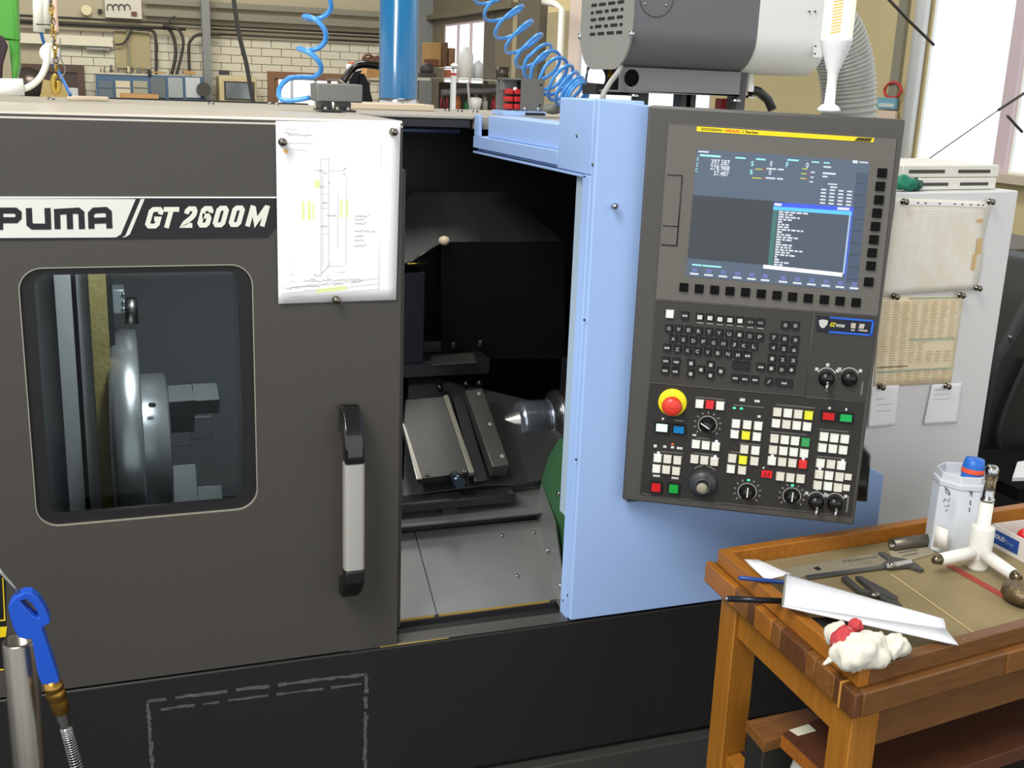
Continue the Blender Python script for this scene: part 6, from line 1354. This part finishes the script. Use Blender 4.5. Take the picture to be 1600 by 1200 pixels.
for n_, (ha, hb_, s_, t_) in enumerate(holes, 1):
    w_ = .012 if n_ < 3 else .03; m_ = MB(); m_.box(XR+.002, XR+.014, ha, ha+w_, s_, t_); m_.box(XR+.002, XR+.014, hb_-w_, hb_, s_, t_); m_.box(XR+.002, XR+.014, ha+w_, hb_-w_, s_, s_+w_); m_.box(XR+.002, XR+.014, ha+w_, hb_-w_, t_-w_, t_)
    wo = tag(m_.build('window_%d' % n_, wf if n_ > 2 else mat('white window frame', (240, 240, 232), .5)), 'window in the beige right wall', kind='structure')
    m_ = MB(); m_.box(XR+.006, XR+.010, ha+w_, hb_-w_, s_+w_, t_-w_); m_.build('pane', glass, wo)
    if n_ == 4:
        for f_ in (.3, .62):
            m_ = MB(); yy = ha+(hb_-ha)*f_; m_.box(XR-.008, XR+.005, yy-.05, yy+.05, s_+w_, t_-w_); m_.build('mullion', wf, wo)
m_ = MB(); m_.box(XR-.10, XR, yn, y1b+.1, zsill-.05, zsill); tag(m_.build('trim_1', mat('beige sill', (196, 184, 160), .6)), 'beige window sill at the right', kind='structure')
m_ = MB(); m_.box(XR-.03, XR, y3b, y1a, zsill, ztop); tag(m_.build('trim_2', wf), 'pinkish post between the right windows', kind='structure')
# pillars and pipes along the right wall
m_ = MB(); wallbox(m_, 1398, 1411, 0, 6, .0, .03); tag(m_.build('wall_pillar', mat('olive grey pillar', (138, 134, 116), .6)), 'olive grey pillar left of the big bright window', 'pillar')
m_ = MB(); c = xw(1425, 150, .05); m_.tube([V((c.x, c.y, 0)), V((c.x, c.y, 6))], .046, 14); tag(m_.build('downpipe', mat('pale grey pipe', (214, 214, 210), .35, .2)), 'pale grey vertical pipe beside the big bright window', 'pipe')
m_ = MB(); wallbox(m_, 817, 852, 0, 6, .0, .10); tag(m_.build('steel_column', mat('dark olive column', (92, 88, 76), .6)), 'wide dark olive column behind the blue coiled hose', 'column')
m_ = MB(); wallbox(m_, 757, 773, 0, 6, .0, .02); tag(m_.build('steel_column', mat('dark olive column', (92, 88, 76), .6)), 'narrow dark olive column right of the far window', 'column')
m_ = MB(); wallbox(m_, 890, 908, 0, 6, .0, .03); tag(m_.build('wall_pillar', mat('pinkish pillar', (212, 196, 186), .7)), 'pinkish pale pillar left of the mist collector', 'pillar')
m_ = MB(); c = xw(876, 60, .3); m_.tube([V((c.x, c.y, 0)), V((c.x, c.y, xw(876, 14, .3).z)), xw(868, 6, .3), xw(850, 3, .3)], .035, 10); tag(m_.build('white_pipe', mat('white pipe', (232, 232, 226), .4)), 'white vertical pipe with a bend, behind the coiled hose', 'pipe')
m_ = MB(); a, b_ = xw(668, 28, .1), xw(800, 12, .1); zz = 3.05; m_.box(XR-.12, XR, b_.y, a.y, xw(720, 26).z, xw(720, 18).z); tag(m_.build('steel_rail', mat('dark wall rail', (104, 98, 80), .6)), 'dark rail on the right wall above the far window', 'rail')
m_ = MB(); a, b_ = xw(1371, 152, .05), xw(1398, 171, .05); m_.box(XR-.05, XR-.03, b_.y, a.y, b_.z, a.z); sg = tag(m_.build('blue_sign', mat('faded blue sign', (116, 166, 186), .6)), 'small faded blue notice on the beige wall right of the ribbed duct', 'sign')
m_ = MB(); a, b_ = xw(1373, 161, .055), xw(1396, 168, .055); m_.box(XR-.056, XR-.0505, b_.y, a.y, b_.z, a.z); m_.build('pale_print', mat('pale print', (196, 210, 206), .6), sg)
m_ = MB(); a, b_ = xw(1371, 172, .05), xw(1398, 186, .05); m_.box(XR-.05, XR-.03, b_.y, a.y, b_.z, a.z); tag(m_.build('pale_notice', mat('pale pink notice', (222, 200, 180), .6)), 'pale pinkish notice under the small blue notice', 'sign')
c = xw(1395, 141, .04); m_ = MB(); m_.tube([c+V((0, .085*math.cos(a), .05*math.sin(a))) for a in [i*.35 for i in range(19)]], .009, 6); tag(m_.build('red_ring', mat('signal red', (200, 60, 56), .5)), 'red ring hanging above the small blue notice', 'ring')
# thin cables across the bright window
m_ = MB(); m_.tube([PY(1380, -10, 1.9), PY(1420, 32, 1.95), PY(1459, 70, 2.0)], .006, 6); tag(m_.build('dark_cable', dk_pipe), 'dark cable hanging down across the top of the big bright window', 'cable')
m_ = MB(); m_.tube([PY(1446, 252, .5), PY(1560, 172, .6)], .0014, 5); m_.tube([PY(1560, 172, .6), PY(1612, 138, .65)], .004, 5); tag(m_.build('antenna', dk_pipe), 'thin dark rod rising to the right across the bright window', 'rod')
m_ = MB(); m_.tube([PY(1574, 181, 1.9), PY(1597, 206, 1.95)], .006, 6); tag(m_.build('window_stay', dk_pipe), 'short dark stay on the pinkish window post', 'stay')

# ------------------------------------------------------------------ shelf with tools behind the machine
sy0 = 7.0; sm = mat('grey shelf steel', (96, 92, 84), .6); se = mat('pale shelf edge', (200, 192, 168))
SHF = empty('tool_shelf', PY(720, 180, sy0), 'open grey steel shelf with pale shelf edges behind the machine roof', 'shelf')
def pbox(mb, px0, py0, px1, py1, yy, th): a, b_ = PY(px0, py0, yy), PY(px1, py1, yy); mb.box(min(a.x, b_.x), max(a.x, b_.x), yy, yy+th, min(a.z, b_.z), max(a.z, b_.z)); return mb
m_ = MB(); pbox(m_, 700, 122, 800, 127.5, sy0, .6); m_.build('shelf_board', se, SHF)
m_ = MB(); pbox(m_, 648, 121, 672, 126, sy0+.02, .6); m_.build('shelf_board', se, SHF)
m_ = MB(); pbox(m_, 672, 104.5, 712, 107.5, sy0+.3, .3); m_.build('shelf_board', se, SHF)
for p_ in ((671, 675), (681, 686), (794, 799)):
    m_ = MB(); a, b_ = PY(p_[0], 120, sy0), PY(p_[1], 120, sy0); m_.box(a.x, b_.x, sy0+.61, sy0+.65, 0, PY(680, 118, sy0).z); m_.build('shelf_post', sm, SHF)
m_ = MB(); pbox(m_, 686, 128, 800, 176, sy0+.7, .02); m_.build('shelf_back', mat('dark shelf back', (74, 70, 62), .7), SHF)
m_ = MB(); pbox(m_, 650, 176, 800, 182, sy0, .6); m_.build('shelf_board', sm, SHF)
zs = PY(730, 122, sy0).z; zl = PY(730, 176, sy0).z
def can(px, w_, py0, lab_, m, cap=False):
    c = PY(px, 110, sy0+.2); r_ = w_*.0051/2; h = PY(px, py0, sy0+.2).z-zs; m_ = MB(); m_.lathe([(0, 0), (r_, 0), (r_, h*.72), (r_*.85, h*.85), (r_*.4, h*.92), (r_*.4, h), (0, h)], (c.x, c.y, zs+.001), (0, 0, 1), 18); return tag(m_.build('canister', m), lab_, 'canister')
cw = mat('white canister plastic', (226, 226, 222), .4); can(727, 25, 74, 'larger white canister on the tool shelf below the far window', cw); can(747, 16, 95, 'smaller white canister on the tool shelf below the far window', mat('pale canister plastic', (200, 204, 208), .4))
def pot(px, w_, py0, lab_, m, nm, cat):
    c = PY(px, 110, sy0+.2); r_ = w_*.0051/2; h = PY(px, py0, sy0+.2).z-zs; m_ = MB(); m_.lathe([(0, 0), (r_*.96, 0), (r_, h), (r_*.92, h), (r_*.9, h*.2), (0, h*.2)], (c.x, c.y, zs+.001), (0, 0, 1), 18); return tag(m_.build(nm, m), lab_, cat)
pot(785, 24, 105, 'dark metal pot on the tool shelf behind the coiled hose', mat('dark pot metal', (82, 76, 70), .3, .6), 'metal_pot', 'pot')
zz2 = PY(690, 105, sy0+.3).z
def bxs(name, px0, py0, px1, py1, yy, m, lab_, cat='box', th=.25): m_ = MB(); pbox(m_, px0, py0, px1, py1, yy, th); return tag(m_.build(name, m, None, bevel=.006), lab_, cat)
bxs('wooden_box', 672, 66, 689.5, 104, sy0+.35, mat('tan box', (164, 128, 74), .7), 'tall tan box left of the far window'); bxs('wooden_box', 691.5, 66, 699.5, 104, sy0+.32, mat('dark brown box', (96, 66, 44), .7), 'dark brown box beside the tall tan box'); bxs('wooden_box', 702, 75, 711, 104, sy0+.3, mat('mid brown box', (124, 88, 58), .7), 'narrow mid brown box beside the white canister', th=.1)
bxs('wooden_box', 666, 92, 686, 104.2, sy0+.25, mat('reddish brown box', (104, 62, 42), .7), 'low reddish brown box in front of the tall tan box', th=.08)
m_ = MB(); c = PY(667, 108, sy0+.2); m_.ball(c+V((0, 0, .0)), (.06, .05, .05), 14, 8); m_.box(c.x-.07, c.x+.07, c.y-.04, c.y+.04, PY(667, 121, sy0+.2).z, c.z-.03); tag(m_.build('bench_vise', mat('dark cast iron', (56, 52, 48), .5)), 'dark cast iron vise on the shelf right of the blue column', 'vise')
bxs('folder', 699, 109, 705, 121.5, sy0+.1, mat('rust folder', (150, 84, 54), .7), 'rust brown box on the shelf under the narrow brown box', th=.1)
# white post in front of the shelf
m_ = MB(); a, b_ = PY(706.5, 140, 3.6), PY(712.5, 140, 3.6); m_.box(a.x, b_.x, 3.6, 3.63, 0, PY(709, 118, 3.6).z); po = tag(m_.build('white_post', mat('white post paint', (236, 236, 230), .5)), 'slim white post with a red collar, behind the machine roof', 'post')
m_ = MB(); c = PY(709.5, 116, 3.6); m_.box(a.x-.001, b_.x+.001, 3.599, 3.631, c.z-.006, c.z+.006); m_.build('red_collar', mat('signal red', (200, 60, 56)), po); m_ = MB(); m_.ball(PY(710, 103, 3.6), (.02, .02, .014), 12, 8); m_.box(c.x-.006, c.x+.006, 3.61, 3.62, c.z, PY(709, 103, 3.6).z); m_.build('post_head', white, po)
# bottles and small things on the lower board
cols = [(150, 40, 52), (120, 30, 44), (170, 60, 60), (96, 70, 56), (196, 46, 66), (206, 120, 60), (60, 140, 80), (190, 180, 170), (210, 205, 200), (176, 52, 58), (120, 110, 96), (200, 190, 160)]
rb_ = random.Random(8)
for k in range(11):
    px = 690+k*4.6 if k < 5 else 716+(k-5)*14; w_ = 3.2 if k < 5 else 9; c = PY(px, 150, sy0+.25); hh = (PY(px, 150+rb_.uniform(-6, 6), sy0+.25).z-zl); r_ = w_*.0051/2; m_ = MB(); m_.lathe([(0, 0), (r_, 0), (r_, hh*.7), (r_*.5, hh*.8), (r_*.5, hh), (0, hh)], (c.x, c.y, zl+.001), (0, 0, 1), 12)
    nm_ = ['dark red', 'wine red', 'dull red', 'brown', 'bright red', 'orange', 'green', 'pale grey', 'white', 'crimson', 'olive grey'][k]
    tag(m_.build('bottle', mat('bottle tone %d' % k, cols[k], .5)), '%s bottle standing on the lower board of the tool shelf' % nm_, 'bottle', 'bottles on the lower board of the tool shelf')
c = PY(742, 158, sy0+.05); m_ = MB(); m_.lathe([(0, -.08), (.045, -.08), (.06, .02), (.03, .03), (0, .03)], c, (0, 0, 1), 14); tag(m_.build('white_funnel', white), 'white funnel shaped cup on the lower board of the tool shelf', 'cup')
m_ = MB(); pp = smooth([PY(690, 146, sy0+.1), PY(730, 142, sy0+.1), PY(760, 142, sy0+.1), PY(795, 138, sy0+.1)], 6); m_.tube(pp, .03, 10); tag(m_.build('grey_hose', mat('dull grey hose', (96, 94, 96), .5)), 'thick dull grey hose lying across the tool shelf under the pale board', 'hose')
m_ = MB(); a = PY(734, 168, sy0-.1); m_.tube([PY(731, 128, sy0-.1), a, V((a.x+.1, a.y, 0))], .008, 6); tag(m_.build('thin_rod', mat('pale rod', (190, 184, 176), .5)), 'thin pale rod standing before the tool shelf', 'rod')

# ------------------------------------------------------------------ hoist, pipes and green column at the upper left
gy_ = 4.2
GCm = mat('bright green paint', (96, 190, 70), .4)
m_ = MB(); a, b_ = PY(0, -30, gy_), PY(26, -30, gy_)
m_.prism([PY(-20, -30, gy_), PY(24, -30, gy_), PY(27.5, 62, gy_), PY(8, 62, gy_), PY(-20, 56, gy_)], (0, .25, 0)); m_.prism([PY(13, 62, gy_), PY(27.5, 62, gy_), PY(29, 102, gy_), PY(25, 126, gy_), PY(19, 126, gy_)], (0, .22, 0)); m_.box(PY(19, 126, gy_).x, PY(25, 126, gy_).x, gy_, gy_+.2, 0, PY(22, 126, gy_).z)
tag(m_.build('green_pillar', GCm, None, bevel=.008), 'bright green tapered machine pillar at the upper left', 'pillar')
m_ = MB(); m_.prism([PY(-20, 52, gy_-.1), PY(4, 56, gy_-.1), PY(12, 72, gy_-.1), PY(4, 100, gy_-.1), PY(2, 130, gy_-.1), PY(-20, 130, gy_-.1)], (0, .05, 0)); tag(m_.build('dark_guard', mat('dark maroon guard', (62, 42, 50), .5), None, bevel=.006), 'dark maroon guard plate left of the green pillar', 'guard')
wp = mat('ivory pipe', (226, 228, 216), .35); wy = .95
ZR = 1.6215
m_ = MB(); e0 = PZ(18, 151, ZR+.014); hy = .70
m_.tube([PY(-20, 136, hy), PY(37, 136, hy)], .0175, 14); el = empty('ivory_pipe', PY(0, 150, hy), 'ivory plastic pipe with a thick sleeve and an upward bend over the machine roof', 'pipe'); m_.build('pipe_sleeve', white, el)
m_ = MB(); m_.tube(smooth([PY(36, 139, hy), PY(48, 134, hy), PY(62, 122, hy), PY(71, 104, hy), PY(74, 84, hy), PY(75.5, 68, hy)], 6), .0068, 12); m_.build('pipe_bend', wp, el)
HO = empty('hoist_tube', PY(70, -5, hy+.2), 'pair of white vertical tubes hanging from above at the upper left', 'tube')
for px, r_, yb_ in ((61, .0125, 50), (72, .009, 44)):
    m_ = MB(); m_.tube([PY(px-1, -40, hy+.2), PY(px, yb_, hy+.2)], r_, 14); m_.build('hanging_tube', wp, HO)
m_ = MB(); m_.tube([PY(56, 38, hy+.18), PY(90, 39, hy+.18)], .0014, 6); m_.build('tube_clip', dk_pipe, HO)
m_ = MB(); m_.tube(smooth([PY(64, 50, hy+.2), PY(69, 68, hy+.22), PY(80, 92, hy+.24), PY(96, 120, hy+.24), PY(110, 149, hy+.2)], 6), .0038, 8); tag(m_.build('blue_hose', mat('dull blue hose', (52, 110, 176), .4)), 'thin blue hose running down from the white tubes to the machine roof', 'hose')
HK = empty('chain_hook', PY(88, 145, hy), 'brass coloured crane hook on a chain, hanging over the machine roof at the left', 'hook')
m_ = MB(); m_.tube(smooth([PY(88, 116, hy), PY(84, 122, hy), PY(83, 134, hy), PY(85, 143, hy), PY(90, 144, hy), PY(92, 136, hy), PY(91, 126, hy)], 6), [.004]*3+[.0068]*28+[.004]*6 if False else .0058, 10); m_.build('hook', gold, HK)
for k in range(11):
    c = PY(79+k*.9+(k % 2)*.4, 3+k*10.2, hy+.02); m_ = MB(); w_ = .0042; ax = V((1, 0, 0)) if k % 2 else V((.4, .9, 0)); m_.tube([c+ax*(w_*math.cos(a))+V((0, 0, .0095*math.sin(a))) for a in [i*math.pi/5 for i in range(11)]], .0019, 6); m_.build('chain_link', gold if k % 3 else steel, HK)
m_ = MB(); m_.tube(smooth([PY(86, -20, hy+.05), PY(86, 20, hy+.05), PY(88, 50, hy+.05)], 4), .0055, 8); m_.build('pink_sleeve', mat('pale pink sleeve', (226, 190, 168), .5), HK)
m_ = MB(); m_.tube(smooth([PY(94, 60, hy), PY(95, 90, hy), PY(102, 110, hy), PY(92, 124, hy)], 5), .0013, 6); m_.build('safety_wire', steel, HK)
m_ = MB(); m_.lathe([(0, 0), (.021, 0), (.022, .004), (.0, .006)], PY(78.5, 84, hy+.12), (0, -1, 0), 24); tag(m_.build('white_disc', white), 'round white disc hanging behind the chain at the upper left', 'disc')
c = PZ(85, 151, ZR+.001); m_ = MB(); m_.prism([(c.x-.035, c.y, ZR+.0005), (c.x+.04, c.y, ZR+.0005), (c.x+.03, c.y, ZR+.035), (c.x-.025, c.y, ZR+.045)], (0, .012, 0)); m_.box(c.x-.035, c.x+.04, c.y-.02, c.y+.012, ZR-.0, ZR+.0045); tag(m_.build('lifting_bracket', mat('dull brass plate', (168, 150, 96), .5, .3)), 'dull brass coloured lifting bracket on the roof behind the hook', 'bracket')
m_ = MB(); m_.tube(smooth([PY(363, -20, 3.5), PY(368, 20, 3.5), PY(375, 60, 3.5), PY(385, 100, 3.5), PY(392, 140, 3.5), PY(396, 160, 3.5)], 6), .010, 8); tag(m_.build('black_cable', dk_pipe), 'black cable hanging from above in front of the beige control box', 'cable')
# simple neighbours of the machine, roof lamps
bpy.context.view_layer.update()
